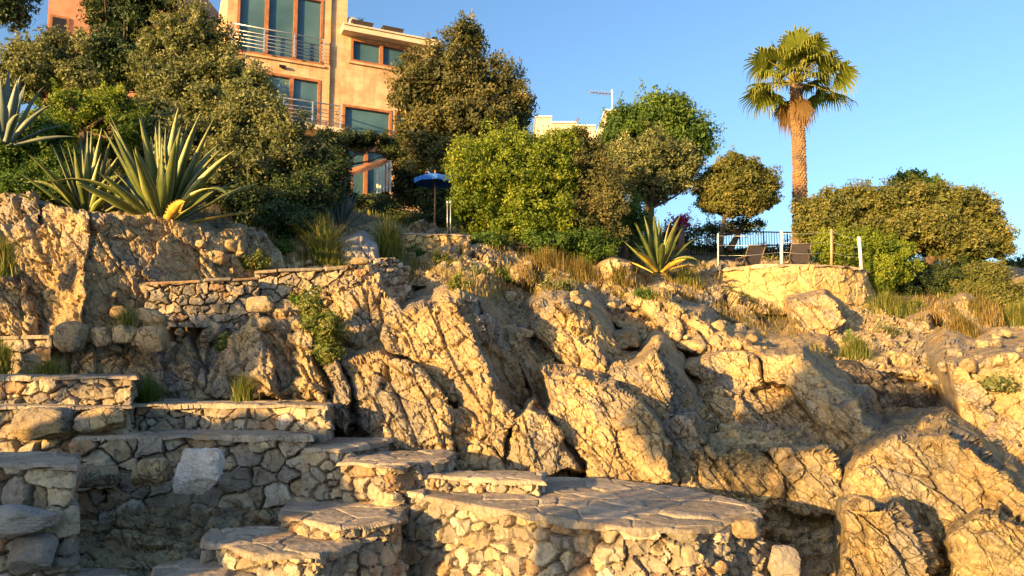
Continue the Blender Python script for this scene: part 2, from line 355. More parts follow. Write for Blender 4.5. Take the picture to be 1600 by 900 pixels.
def planeY(x, y, anchor, yaw, pitch):
    yaw, pitch = R(yaw), R(pitch); n = np.array([math.sin(yaw) * math.cos(pitch), -math.cos(yaw) * math.cos(pitch), math.sin(pitch)])
    A = P(*anchor); a, dy, dz = rays(x, y); den = a * n[0] + dy * n[1] + dz * n[2]
    den = np.minimum(den, -0.06)
    Y = (A @ n) / den * dy
    return np.clip(Y, anchor[2] - 3, anchor[2] + 4)
def grid_faces(mask):                            # mask of vertices to keep
    h, w_ = mask.shape; idx = -np.ones(mask.shape, int); idx[mask] = np.arange(mask.sum())
    q = np.stack([idx[:-1, :-1], idx[1:, :-1], idx[1:, 1:], idx[:-1, 1:]], -1).reshape(-1, 4)
    return q[(q >= 0).all(1)]
def grid_normals(Pg):
    du = np.gradient(Pg, axis=1); dv = np.gradient(Pg, axis=0); n = np.cross(dv, du)
    return n / (np.linalg.norm(n, axis=-1, keepdims=True) + 1e-9)
def blur(A, k=2):
    for _ in range(k):
        B = np.pad(A, 1, mode='edge'); A = (B[:-2, 1:-1] + B[2:, 1:-1] + B[1:-1, :-2] + B[1:-1, 2:] + 2 * A) / 6
    return A
def sculpt(Y, X0, X1, Y0, Y1, amp, seed):        # window of the grid -> displaced points
    Pg = P(gx[Y0:Y1, X0:X1], gy[Y0:Y1, X0:X1], Y)
    nn = grid_normals(P(gx[Y0:Y1, X0:X1], gy[Y0:Y1, X0:X1], blur(Y, 6)))
    nn = nn * 0.4 + np.array([0, -0.65, 0.1])
    el_ = np.linalg.norm(np.gradient(Pg, axis=1), axis=-1) + np.linalg.norm(np.gradient(Pg, axis=0), axis=-1); el_ = blur(el_, 2)
    wf = np.clip(0.13 / el_, 0, 1) ** 1.5
    d, c1, c2 = rockdisp(Pg, amp, seed, wf); d = d * np.clip(0.35 / el_, 0.25, 1)
    Pd = Pg + nn * d[..., None]; Ps = np.stack([blur(Pd[..., k], 7) for k in range(3)], -1)
    ws = np.clip((el_ - 0.16) / 0.25, 0, 0.9)[..., None]
    return Pd * (1 - ws) + Ps * ws, (c1 * 0.5 + c2 * 0.5)
def win(x0, x1, y0, y1):
    return (max(0, int((x0 + 400) / ST_)), min(len(GX), int((x1 + 400) / ST_) + 1), max(0, int((y0 - 300) / ST_)), min(len(GY), int((y1 - 300) / ST_) + 1))
def rock(label, facets, mat=ROCK, amp=0.72, seed=0, side=0.11, name='rock_outcrop', cat='rock', group=None, warp=1.0, bev=0.10):
    allp = np.array([p for f in facets for p in f[0]])
    X0, X1, Y0, Y1 = win(allp[:, 0].min() - 50, allp[:, 0].max() + 50, allp[:, 1].min() - 50, allp[:, 1].max() + 50)
    x = gx[Y0:Y1, X0:X1]; y = gy[Y0:Y1, X0:X1]; q = np.stack([x, y, 0 * x + seed * 7.7], -1)
    wx = x + warp * (11 * vn(q / 38, 3) + 4 * vn(q / 11, 4)); wy = y + warp * (11 * vn(q / 38, 5) + 4 * vn(q / 11, 6))
    Yc = np.full(x.shape, 60.)
    for poly, anchor, yaw, pitch in facets:
        sd = poly_sd(poly, wx, wy); yp = planeY(x, y, anchor, yaw, pitch); k = anchor[2] / 10
        Yi = yp + np.where(sd > 0, bev * k * np.exp(-sd / (5 / k)), bev * k + (-sd) * side * k)
        Yc = np.minimum(Yc, Yi)
    yb = YB[Y0:Y1, X0:X1]; m = Yc < yb + 0.4
    Pg, c = sculpt(Yc, X0, X1, Y0, Y1, amp, seed)
    YF[Y0:Y1, X0:X1] = np.where(Yc < YF[Y0:Y1, X0:X1], Yc, YF[Y0:Y1, X0:X1])
    o = mk(name, Pg[m], grid_faces(m), mat, None, {'rnd': c[m]}, False)
    return tag(o, label, cat, group)

# ------------------------------------------------------------------ structure: terrain, sea
bedP, bedC = sculpt(YB, 0, len(GX), 0, len(GY), 1.05, 40)
topfade = np.clip((gy - 330) / 50, 0, 1)
msk = np.ones(gx.shape, bool); msk &= ~((gy < 352) & (gx > 60)) ; msk &= ~((gy < 385) & (gx > 760)) & ~((gy < 405) & (gx > 1000))
kind(mk('rocky_slope', bedP[msk], grid_faces(msk), ROCK, None, {'rnd': bedC[msk]}, False), 'structure')
# the wide ground behind and around it, as a height field
GP = [P(*c) for c in CP if c[2] > 8]
GP += [P(*c) for c in [(200,338,12.2),(20,322,12.2),(380,352,14),(100,240,19),(300,240,21),(450,300,23),(560,330,25),(600,325,32),(300,290,33),(660,350,23),(0,200,26),(-300,200,24),
   (850,385,22),(950,400,22),(1050,398,24),(1240,404,27),(1450,420,27),(1600,440,27),(1600,436,40),(1100,392,34),(850,345,34),(2000,440,40),(-600,200,30)]]
GP = np.array(GP)
keep = GP[:, 1] > 7
GP = GP[keep]; gw = tps_fit(GP[:, :2] / 20, GP[:, 2], 0.02)
def ground_z(x, y):
    q = np.stack([np.asarray(x, float), np.asarray(y, float)], -1)
    z = tps_eval(gw, GP[:, :2] / 20, q / 20)
    z = np.clip(z, -4.5, 7.5)
    f = np.clip((q[..., 1] - 13) / 6, 0, 1)
    f = np.maximum(f, np.clip((q[..., 1] - 11.2) / 0.8, 0, 1) * np.clip((-3.6 - q[..., 0]) / 0.8, 0, 1))
    return z - 0.9 * (1 - f) - 0.05
xs = np.linspace(-45, 60, 420); ys = np.linspace(4, 75, 300); hx, hy = np.meshgrid(xs, ys)
hz = ground_z(hx, hy); fade = np.clip((hy - 50) / 25, 0, 1); hz = hz * (1 - fade) + 3 * fade
hz = hz + 0.10 * fbm(np.stack([hx, hy, 0 * hx], -1) * 0.8, 4, 3)
hz = hz - 9 * np.clip((np.abs(hx - 5) - 38) / 14, 0, 1) ** 1.5
kind(mk('hill', np.stack([hx, hy, hz], -1).reshape(-1, 3), grid_faces(np.ones(hx.shape, bool))[:, ::-1], SOIL, None, {'rnd': 0.5 + 0 * hx.ravel()}), 'structure')
m, nt_, bs = newmat('sea_water'); bs.inputs['Base Color'].default_value = (0.02, 0.07, 0.09, 1); bs.inputs['Roughness'].default_value = 0.08
cc = N(nt_, 'ShaderNodeTexCoord').outputs['Object']; b = N(nt_, 'ShaderNodeBump'); b.inputs['Strength'].default_value = 0.4
nt_.links.new(noise(nt_, cc, 1.2, 6), b.inputs['Height']); nt_.links.new(b.outputs[0], bs.inputs['Normal'])
mb = MB(); mb.add([(-4000, -4000, -4.2), (4000, -4000, -4.2), (4000, 4000, -4.2), (-4000, 4000, -4.2)], [[0, 1, 2, 3]]); kind(mb.build('sea', m), 'structure')

# ------------------------------------------------------------------ rock outcrops standing out of the slope
rock('tall slanted limestone slab in the centre of the slope, with a shaded right flank', [
  ([(600,512),(640,484),(705,464),(728,500),(752,560),(782,612),(800,655),(780,712),(745,690),(700,622),(660,578),(612,548)], (700,520,9.9), -24, 22),
  ([(705,464),(748,466),(792,520),(818,575),(832,640),(822,712),(780,712),(800,655),(782,612),(752,560),(728,500)], (728,505,9.85), 60, 12)], seed=1)
rock('broad cracked limestone hump left of the slanted slab above the narrow steps', [
  ([(538,562),(598,550),(655,580),(700,622),(712,690),(700,726),(600,690),(562,668),(545,612)], (620,620,9.3), -16, 20)], seed=2)
rock('pinkish shaded rock face directly above the thin stone step', [
  ([(690,640),(738,650),(792,705),(802,742),(700,735),(676,700)], (740,700,9.2), 34, 12)], seed=3, amp=0.5)
rock('upright rough limestone outcrop under the end of the upper dry wall', [
  ([(527,455),(588,438),(624,455),(634,500),(604,556),(560,575),(536,525)], (580,500,10.9), -18, 24)], seed=4)
rock('narrow pointed rock wedge between the green tuft and the broad hump', [
  ([(505,566),(532,552),(548,600),(552,655),(538,680),(516,652)], (530,610,9.4), -22, 15)], seed=5)
rock('low rough limestone ridge in front of the upper dry wall', [
  ([(385,498),(412,498),(424,560),(430,622),(296,622),(330,574)], (390,560,9.75), -34, 26),
  ([(412,498),(440,510),(505,622),(430,622),(424,560)], (416,540,9.8), 44, 22)], seed=6)
rock('small lit rib of rock left of the green tuft', [
  ([(452,508),(478,520),(500,580),(505,622),(462,622),(455,560)], (475,570,9.75), -26, 18)], seed=7)
rock('long diagonal limestone rib right of the slanted slab', [
  ([(835,480),(868,470),(905,518),(948,558),(962,592),(885,594),(862,545),(840,512)], (885,530,11.2), -28, 30),
  ([(868,470),(905,470),(960,530),(985,575),(962,592),(948,558),(905,518)], (905,518,11.15), 52, 22)], seed=8)
rock('shaded hollowed rock between the slanted slab and the diagonal rib', [
  ([(775,525),(828,512),(860,590),(866,650),(832,640),(812,580)], (820,570,11.0), 32, 22)], seed=9)
rock('large smooth lit limestone block behind the paved terrace', [
  ([(848,590),(905,592),(962,594),(1012,642),(1040,682),(1048,748),(1015,762),(925,748),(898,700),(868,650)], (930,660,9.15), -20, 28),
  ([(935,662),(1000,640),(1040,682),(1050,750),(1015,764),(940,750)], (990,700,8.85), -4, 14)], seed=10, amp=0.5)
rock('angular lit rock wedge with a dark right side above the smooth block', [
  ([(965,572),(1026,555),(1048,620),(1050,660),(1000,642),(925,606)], (1000,600,9.9), -24, 20),
  ([(1026,555),(1056,585),(1115,655),(1050,660),(1048,620)], (1040,600,9.95), 50, 10)], seed=11, amp=0.5)
rock('lobed limestone outcrop at the back left of the paved terrace', [
  ([(800,648),(832,638),(880,682),(902,735),(862,752),(792,742),(788,690)], (840,700,8.9), -16, 20)], seed=12, amp=0.5)
rock('narrow upright rock slab right of the smooth block', [
  ([(1030,655),(1085,650),(1102,700),(1114,768),(1060,764),(1046,712)], (1072,700,9.2), -6, 16)], seed=13, amp=0.5)
rock('speckled brown rock block behind the right tip of the terrace', [
  ([(1090,704),(1140,694),(1200,714),(1228,742),(1226,792),(1130,790),(1102,752)], (1160,740,8.7), -24, 20)], ROCKS, seed=14)
rock('squarish split rock block left of the dark gully', [
  ([(1188,704),(1288,700),(1312,760),(1312,800),(1236,800),(1220,742)], (1255,740,8.5), -26, 14)], ROCKS, seed=15)
rock('huge mottled boulder filling the lower right corner', [
  ([(1316,725),(1368,692),(1480,684),(1522,712),(1602,770),(1700,830),(1760,1040),(1450,1040),(1400,810),(1322,782)], (1450,760,7.6), -30, 30),
  ([(1322,792),(1400,788),(1442,832),(1492,1040),(1326,1040)], (1380,850,6.5), -26, 10),
  ([(1470,830),(1560,790),(1700,860),(1760,1040),(1520,1040)], (1550,880,6.5), -22, 18)], ROCKS, seed=16, amp=0.5)
rock('thin sunlit wedge of rock in the middle of the big shadow', [
  ([(1296,628),(1334,624),(1374,682),(1372,700),(1330,706)], (1340,665,9.9), -30, 20)], seed=17, amp=0.5)
rock('long flat sunlit ledge of rock between the two big shadows', [
  ([(1190,552),(1248,550),(1292,580),(1322,626),(1350,700),(1310,712),(1288,664),(1258,622),(1228,592),(1192,592)], (1250,590,11.0), -26, 36)], seed=18, amp=0.5)
rock('broken rock in the big shadow between the pale shelf and the speckled block', [
  ([(1085,600),(1180,596),(1270,612),(1320,700),(1310,720),(1100,716)], (1190,640,11.2), 14, 32)], seed=32, amp=0.9)
rock('pale sunlit rock shelf left of the long ledge', [
  ([(1078,572),(1132,552),(1182,562),(1186,602),(1112,622)], (1130,590,11.5), -22, 30)], seed=19, amp=0.5)
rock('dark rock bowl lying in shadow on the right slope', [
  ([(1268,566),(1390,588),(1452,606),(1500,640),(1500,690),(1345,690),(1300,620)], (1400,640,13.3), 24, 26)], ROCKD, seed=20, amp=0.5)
rock('wide sunlit rock face at the right edge of the photo', [
  ([(1500,640),(1480,560),(1620,560),(1760,600),(1760,780),(1610,770),(1520,700)], (1550,650,10.4), -16, 34)], seed=21)
rock('fractured sunlit slope under the round terrace wall', [
  ([(1230,462),(1292,458),(1322,500),(1292,540),(1240,520)], (1270,500,16.2), -20, 28)], seed=22)
rock('smooth rounded pinkish boulder at the upper right below the shrubs', [
  ([(1450,486),(1500,462),(1545,482),(1566,512),(1480,520)], (1505,495,17.0), -10, 34)], seed=23, side=0.3, amp=0.45, warp=0.5)
rock('rounded boulder left of the pinkish boulder', [
  ([(1412,494),(1450,486),(1462,520),(1420,524)], (1436,505,16.8), -8, 25)], seed=24, side=0.3, amp=0.45, warp=0.5)
rock('knobbly grey boulder standing left of the small agave', [
  ([(936,412),(958,402),(986,412),(990,446),(940,446)], (962,425,16.2), -14, 16)], seed=25, side=0.3, amp=0.6, warp=0.4)
rock('low triangular boulder in the dry grass left of the knobbly one', [
  ([(798,420),(826,408),(838,436),(800,440)], (818,425,14.8), -14, 20)], seed=26, side=0.3, amp=0.5, warp=0.4)
rock('smooth grey boulder in front of the tall grass', [
  ([(516,400),(528,376),(566,368),(590,382),(594,414),(520,416)], (555,395,13.4), 12, 22)], GREYST, seed=27, side=0.3, amp=0.4, warp=0.4)
rock('high rock wall with a sunlit corner under the big agave', [
  ([(18,316),(132,330),(138,450),(130,545),(56,545),(44,450),(-10,400),(-60,330)], (120,420,10.35), -32, 8),
  ([(132,330),(250,346),(384,362),(404,442),(240,470),(218,520),(132,545)], (130,420,10.35), 42, 10)], seed=28, amp=0.5)
rock('broken grey rock face at the left edge below the agave wall', [
  ([(-120,400),(-10,400),(44,450),(58,530),(-120,530)], (0,470,10.2), 20, 14)], seed=29)
rock('sloping rock ledge running right from the shelf towards the round wall', [
  ([(985,470),(1030,455),(1120,510),(1200,545),(1120,556),(1040,530)], (1090,510,13.4), -20, 38)], seed=30)
rock('small sunlit cube of rock in the upper middle of the slope', [
  ([(955,512),(995,510),(1004,540),(960,544)], (978,526,12.4), -20, 20)], seed=31, side=0.3, amp=0.6)

# unseen rocky headland left of the viewpoint, added and shaped to shade the stairs
hy_ = np.linspace(-0.75, 12, 170); ang = np.linspace(0, math.pi, 60)
top_ = np.interp(hy_, [-0.75, -0.6, 0, 0.6, 1.7, 2.3, 3.1, 3.7, 4.5, 6, 12], [-3.5, 0.65, 0.85, 0.9, 0.95, 0.72, 0.02, -0.12, -0.45, -0.7, -0.8])
A_, B_ = np.meshgrid(ang, hy_); W_ = np.interp(B_, [-0.75, -0.4, 2, 12], [0.4, 1.2, 2.2, 2.6]); Tz = top_[:, None]
Hp = np.stack([-9.6 - W_ * np.cos(A_) , B_, -4.6 + (Tz + 4.6) * np.sin(A_) ** 0.6], -1); dd_, c1_, c2_ = rockdisp(Hp, 0.7, 3)
Hp = Hp + np.stack([-np.cos(A_) * dd_ * 0.7, 0 * A_, np.sin(A_) * dd_ * 0.5], -1)
tag(mk('rock_outcrop', Hp.reshape(-1, 3), grid_faces(np.ones(A_.shape, bool))[:, ::-1], ROCK, None, {'rnd': c1_.ravel()}, False), 'rocky headland outside the left edge of the photo, added to shade the stairs', 'rock')

# ------------------------------------------------------------------ dry-stone masonry
def resample(pts, step):
    pts = np.array(pts, float); d = np.r_[0, np.cumsum(np.linalg.norm(np.diff(pts[:, :2], axis=0), axis=1))]
    n = max(3, int(d[-1] / step)); s = np.linspace(0, d[-1], n)
    return s, np.stack([np.interp(s, d, pts[:, k]) for k in range(pts.shape[1])], -1)
def smooth_line(p, k):
    for _ in range(k): p[1:-1] = (p[:-2] + 2 * p[1:-1] + p[2:]) / 4
    return p
def masonry(name, pts, zbot, mat, parent, size=0.22, aspect=1.4, depth=0.10, seed=0, step=0.014, big=(), batter=0.06, wob=0.03, grouty=0.0):
    """pts: (x, y, ztop) along the wall, outside on the right hand of the walk"""
    s, L = resample(pts, step); L[:, :2] = smooth_line(L[:, :2].copy(), 6)
    t = np.gradient(L[:, :2], axis=0); t /= np.linalg.norm(t, axis=1, keepdims=True) + 1e-9; n = np.stack([t[:, 1], -t[:, 0]], -1)
    H = (L[:, 2] - zbot).max(); rows = max(3, int(H / step))
    S = np.repeat(s[None], rows, 0); v = np.linspace(0, 1, rows)[:, None]
    Z = L[None, :, 2] * (1 - v) + zbot * v
    rg = np.random.default_rng(seed + 100); seeds = []; z = L[:, 2].max() + size * 0.2
    while z > zbot - size:
        h = size * rg.uniform(0.55, 1.35) / 1.1; x = -rg.uniform(0, size)
        while x < s[-1] + size:
            wd = size * aspect * rg.choice([0.4, 0.6, 0.9, 1.2, 1.7]) * rg.uniform(0.85, 1.15); seeds.append((x + wd / 2, z - h / 2 + rg.normal(0, h * 0.24), rg.uniform(0, 0.5) * size * rg.uniform(0, 1))); x += wd
        z -= h
    seeds = [q for q in seeds if all(math.hypot((q[0] - b_[0]) / aspect, q[1] - b_[1]) > b_[2] * 1.0 for b_ in big)] + [tuple(b_) for b_ in big]
    sd = np.array(seeds)
    q3 = np.stack([S, Z, 0 * S + seed], -1)
    Sx = S + size * (0.22 * vn(q3 / size * 1.6, 1) + 0.07 * vn(q3 / size * 5, 2)); Zx = Z + size * (0.16 * vn(q3 / size * 1.6, 3) + 0.06 * vn(q3 / size * 5, 4))
    f1 = np.full(S.shape, 9.); f2 = np.full(S.shape, 9.); ci = np.zeros(S.shape, int)
    for i, (a, b_, r) in enumerate(sd):
        dd = np.hypot((Sx - a) / aspect, Zx - b_) - r; m_ = dd < f1
        f2 = np.where(m_, f1, np.minimum(f2, dd)); f1 = np.where(m_, dd, f1); ci[m_] = i
    rr = rg.random((len(sd), 4)); g = np.clip((f2 - f1) / (size * (0.14 + 0.10 * vn(q3 * 2.2, 9))), 0, 1); g = g * (2 - g)
    lx = (Sx - sd[ci, 0]); lz = (Zx - sd[ci, 1])
    base = np.stack([L[None, :, 0] + 0 * Z, L[None, :, 1] + 0 * Z, Z], -1)
    cz, _, _ = cells(base + ci[..., None] * 3.1, 0.10, 5, 1.3, 0.25, 1.3, 0.0); fr = cz * 0.7 + vn(base * 9 + ci[..., None] * 3.1, 7) * 0.5 + vn(base * 30, 8) * 0.3
    d = depth * (g - 1) * (1 - 0.5 * grouty) + g * (depth * 0.9 * (rr[ci, 0] - 0.5) + (rr[ci, 1] - 0.5) * 0.35 * lx + (rr[ci, 2] - 0.5) * 0.5 * lz) + 0.25 * depth * fr
    d = d + wob * vn(np.stack([S, Z, 0 * S], -1) * 1.3, seed) + batter * v * H
    V = base + np.stack([n[None, :, 0] * d, n[None, :, 1] * d, 0 * d], -1)
    top = V[0].copy(); back = top - np.stack([n[:, 0] * 0.3, n[:, 1] * 0.3, 0 * s], -1)
    V = np.concatenate([back[None], V], 0); c = np.concatenate([rr[ci, 3][:1], rr[ci, 3]], 0)
    jt = 1 - np.concatenate([g[:1], g], 0)
    return mk(name, V.reshape(-1, 3), grid_faces(np.ones(V.shape[:2], bool)), mat, parent, {'rnd': c.ravel(), 'joint': jt.ravel()}, False)
def tread(name, poly, z, th, mat, parent, seed=0, flag=0.45, step=0.013, rough=1.0, slope=(0, 0)):
    poly = np.array(poly, float)[:, :2]; x0, y0 = poly.min(0) - 0.1; x1, y1 = poly.max(0) + 0.1
    X, Y = np.meshgrid(np.arange(x0, x1, step), np.arange(y0, y1, step)); q = np.stack([X, Y, 0 * X + seed], -1)
    sd = poly_sd(poly, X, Y) + 0.045 * vn(q * 2.6, 1) + 0.012 * vn(q * 9, 2)
    f1, f2, c, loc = voro(q / flag + 0.2 * np.stack([vn(q * 3, 5), vn(q * 3, 6), 0 * X], -1) * np.array([1, 1, 0]) + np.array([0, 0, 0.37]) , seed)
    g = np.clip((f2 - f1) / 0.07, 0, 1)
    h = 0.018 * (c - 0.5) - 0.014 * (1 - g) ** 2 + 0.004 * vn(q * 14, 8) + 0.0018 * vn(q * 33, 12) + 0.010 * fbm(q * 2.5, 3, 9); h = h * rough
    Z = z + h + slope[0] * (X - X.mean()) + slope[1] * (Y - Y.mean())
    e = np.clip(sd / 0.03, 0, 1); Z = Z - 0.02 * (1 - e) ** 2
    m1 = sd > 0
    ring = (~m1) & (np.roll(m1, 1, 0) | np.roll(m1, -1, 0) | np.roll(m1, 1, 1) | np.roll(m1, -1, 1) | np.roll(np.roll(m1, 1, 0), 1, 1) | np.roll(np.roll(m1, -1, 0), -1, 1) | np.roll(np.roll(m1, 1, 0), -1, 1) | np.roll(np.roll(m1, -1, 0), 1, 1))
    Z = np.where(ring, z - th * (0.8 + 0.5 * vn(q * 5, 3)), Z); keep = m1 | ring
    return mk(name, np.stack([X, Y, Z], -1)[keep], grid_faces(keep)[:, ::-1], mat, parent, {'rnd': c[keep], 'joint': (1 - g)[keep]}, False)
def inset(poly, d):
    poly = np.array(poly, float)[:, :2]; c = poly.mean(0); v = poly - c; l = np.linalg.norm(v, axis=1, keepdims=True); return c + v * (1 - d / l)
def step_block(label, poly_px, z, zb, front, seed, size=0.16, th=0.05, flag=0.4, mat=SLAB, wmat=STONE, name='stone_step', cat='step', group='stone steps of the shore stairway', depth=0.085, world=False, big=(), **k):
    """poly_px: outline of the top on the plane z (photo pixels); front: index range of the outline that has a visible riser"""
    poly = np.array(poly_px, float) if world else np.array([PZ(a, b, z)[:2] for a, b in poly_px])
    c = poly.mean(0); t = thing(name, (c[0], c[1], zb), label, cat, group)
    tread('tread', poly, z, th, mat, t, seed, flag)
    pi = inset(poly, 0.05); fr = [pi[i % len(pi)] for i in range(front[0], front[1] + 1)]
    masonry('riser', [(a, b, z - 0.03) for a, b in fr], zb, wmat, t, size, seed=seed, depth=depth, big=big, **k)
    return t
# outlines run counter-clockwise seen from above: the front edge goes left to right
step_block('wide paved stone terrace with a curved rubble wall, at the bottom centre', [(612,766),(700,782),(830,803),(960,822),(1080,826),(1190,800),(1185,790),(1080,762),(960,748),(840,744),(690,748),(640,752)], -1.3, -2.9, (-1, 6), 1, 0.14, 0.07, 0.42, name='stone_terrace', cat='terrace', group=None, depth=0.10)
step_block('thin stone step between the terrace and the rock face', [(645,742),(850,752),(858,738),(800,733),(650,735)], -1.16, -1.6, (-1, 2), 2, 0.10)
step_block('shaded step with a long pale slab, one above the thin step', [(528,722),(610,728),(700,716),(712,706),(690,702),(560,706)], -1.02, -1.6, (-1, 4), 3, 0.15)
step_block('short step of pale slabs right of the big dry wall', [(470,700),(530,703),(602,690),(622,684),(600,681),(480,684)], -0.92, -1.5, (-1, 4), 4, 0.15)
step_block('upper terrace step with a thick pale slab over big wall stones', [(108,684),(190,682),(300,679),(400,681),(492,680),(500,664),(360,655),(230,655)], -0.80, -2.9, (-1, 5), 5, 0.22, 0.06, 0.7, depth=0.09, cat='step')
step_block('long low wall step with a narrow sunlit coping', [(205,632),(320,631),(430,632),(515,634),(520,622),(210,620)], -0.50, -0.95, (-1, 4), 6, 0.13)
step_block('step of large sunlit boulders at the left edge', [(-260,634),(-60,634),(100,635),(210,634),(212,622),(-260,620)], -0.49, -1.0, (-1, 4), 7, 0.22, depth=0.09)
step_block('grey dry wall step above the sunlit boulders', [(-260,588),(-60,588),(90,588),(212,588),(212,581),(-260,580)], -0.17, -0.6, (-1, 4), 8, 0.15)
step_block('short upper step at the left edge beside green tufts', [(-200,1,0)], 0, 0, (0, 0), 9) if False else None
step_block('lowest visible slab step at the bottom edge left of centre', [(238,905),(330,915),(408,905),(395,885),(300,872),(245,884)], -1.72, -2.9, (-1, 4), 10, 0.15)
step_block('curved step with a rough pinkish riser, second from the bottom', [(308,846),(400,866),(500,868),(560,850),(548,836),(430,822),(330,826)], -1.55, -2.9, (-1, 5), 11, 0.12, grouty=0.5)
step_block('flat step leading up beside the paved terrace, third from the bottom', [(436,806),(530,824),(625,812),(640,790),(540,782),(450,784)], -1.42, -2.9, (-1, 4), 12, 0.15)
step_block('low slab at the bottom left edge of the photo', [(60,915),(150,925),(215,910),(190,886),(80,886)], -1.78, -2.9, (-1, 4), 13, 0.2)
step_block('left edge terrace step with a slab over grey rubble', [(-260,722),(-60,722),(60,724),(122,724),(126,706),(-260,704)], -0.86, -2.9, (-1, 4), 14, 0.2, depth=0.08)
# free-standing dry walls higher up
def drywall(label, top_px, drop, seed, size=0.16, cap=True, mat=STONE, **k):
    W = np.array([P(*q) for q in top_px]); t = thing('dry_stone_wall', (W[:, 0].mean(), W[:, 1].mean(), W[:, 2].min() - drop), label, 'wall')
    masonry('wall_face', [(a[0], a[1], a[2]) for a in W], W[:, 2].min() - drop, mat, t, size, seed=seed, **k)
    if cap:
        s, L = resample(W, 0.3); rg = np.random.default_rng(seed); i = 0; m_ = MB()
        while i < len(L) - 1:
            j = min(len(L) - 1, i + rg.integers(1, 3)); a, b_ = L[i], L[j]; e = (b_ - a) * 0.94; nn = np.array([e[1], -e[0], 0]); nn /= np.linalg.norm(nn) + 1e-9
            zz = rg.uniform(0.035, 0.06); m_.box(a + nn * 0.05 + np.array([0, 0, -0.01 + rg.uniform(-.01, .01)]), e, -nn * 0.36, (0, 0, zz), a=rg.random()); i = j
        o = m_.build('coping', STONE, t); bv = o.modifiers.new('b', 'BEVEL'); bv.width = 0.012; bv.segments = 2
    return t
drywall('upper dry stone wall with thin capping slabs left of the centre', [(398,428,11.6),(450,424,11.7),(520,423,11.9),(560,418,12.1),(600,412,12.5)], 0.75, 21, 0.2)
drywall('broken dry stone wall with a small sunlit cap stone', [(228,444,10.7),(285,440,10.8),(345,440,11.0),(405,436,11.3)], 0.62, 22, 0.17)
drywall('pile of small flat stones at the right end of the upper wall', [(540,414,11.6),(580,404,11.8),(618,402,12.2),(640,420,12.6)], 0.45, 23, 0.11, cap=False)
drywall('short step wall with a thin slab at the left edge', [(-60,530,10.0),(30,530,10.0),(84,529,10.0)], 0.5, 24, 0.16)
# the round terrace wall with its posts
pc = [(1112,432,19.6),(1135,420,18.9),(1170,416,18.4),(1220,413,18.1),(1270,413,18.1),(1315,415,18.4),(1345,420,18.9),(1360,428,19.8)]
tw = np.array([P(*q) for q in pc]); zt = 2.38; tw[:, 2] = zt
tt = thing('round_stone_wall', (tw[:, 0].mean(), tw[:, 1].mean(), zt - 2.2), 'round sunlit masonry wall holding the fenced terrace at the right', 'wall')
pal = stone_mat('golden_masonry', [(0, (0.60, 0.46, 0.24)), (0.3, (0.66, 0.52, 0.28)), (0.6, (0.55, 0.41, 0.22)), (0.8, (0.62, 0.44, 0.20))], (0.12, 0.09, 0.05), 0.7, 0.2)
masonry('wall_face', tw.tolist(), zt - 2.3, pal, tt, 0.30, 1.15, 0.05, seed=31, step=0.025, batter=0.12, grouty=0.6)
fl = np.concatenate([tw[:, :2], [(tw[-1, 0] + 0.3, 24.5), (tw[0, 0] - 0.5, 24.5)]])
tread('terrace_floor', fl, zt + 0.03, 0.10, SLAB, tt, 5, 0.6, 0.05)

# ------------------------------------------------------------------ loose stones and boulders
def ball(n=14, m=20):
    th = np.linspace(0, math.pi, n)[:, None]; ph = np.linspace(0, 2 * math.pi, m, endpoint=False)[None]
    V = np.stack([np.sin(th) * np.cos(ph), np.sin(th) * np.sin(ph), np.cos(th) + 0 * ph], -1).reshape(-1, 3)
    Q = np.array([[i * m + k, (i + 1) * m + k, (i + 1) * m + (k + 1) % m, i * m + (k + 1) % m] for i in range(n - 1) for k in range(m)])
    return V, Q
def stone_verts(r, seed, n=22, m=30, cuts=9, rough=0.05):
    V, Q = ball(n, m); rg = np.random.default_rng(seed); d = np.ones(len(V))
    p_ = rg.uniform(2.6, 4.5); d = 0.92 / (np.abs(V) ** p_).sum(-1) ** (1 / p_)
    for _ in range(cuts):
        nn = rg.normal(size=3); nn /= np.linalg.norm(nn); h = rg.uniform(0.7, 1.05); dt = V @ nn
        d = np.where(dt > 1e-3, np.minimum(d, h / np.maximum(dt, 1e-3)), d)
    d = d * (1 + rough * vn(V * 2.5 + seed, 3) + rough * 0.7 * vn(V * 7 + seed, 5) + rough * 0.5 * vn(V * 16 + seed, 6))
    return V * d[:, None] * np.array(r), Q
def boulder(label, px, py, Y, rx, ry, seed, mat=ROCK, name='boulder', rz=0, cat='boulder', dep=0.8, **k):
    c = P(px, py, Y); s = Y / F; V, Q = stone_verts((rx * s, dep * (rx + ry) / 2 * s, ry * s), seed, **k)
    a = R(rz); V = V @ np.array([[math.cos(a), 0, math.sin(a)], [0, 1, 0], [-math.sin(a), 0, math.cos(a)]])
    o = mk(name, V + c, Q, mat, None, {'rnd': np.full(len(V), 0.1 + 0.6 * ((seed * 0.37) % 1))}, False); return tag(o, label, cat)
boulder('big whitish stone standing out of the shaded dry wall', 308, 737, 7.55, 41, 37, 5, WHITEST, dep=0.5, rough=0.10, n=40, m=60)
boulder('long pale grey boulder at the bottom left edge', 20, 812, 6.1, 66, 25, 6, GREYST, rz=6, n=30, m=50)
boulder('broad sunlit orange boulder in the left step, left of its twin', 68, 662, 8.1, 44, 27, 7, n=36, m=56)
boulder('flat sunlit orange boulder in the left step, right of its twin', 160, 656, 8.15, 42, 19, 8, n=36, m=56, rz=4)
boulder('reddish brown wedge stone left of the whitish stone', 152, 744, 7.6, 40, 17, 9, rz=4, n=30, m=44)
boulder('rounded tan stone right below the upper slab step', 235, 738, 7.6, 30, 24, 10, n=30, m=44)
boulder('tall pale upright block at the foot of the sunlit rock corner', 112, 526, 9.80, 26, 26, 11, n=26, m=40)
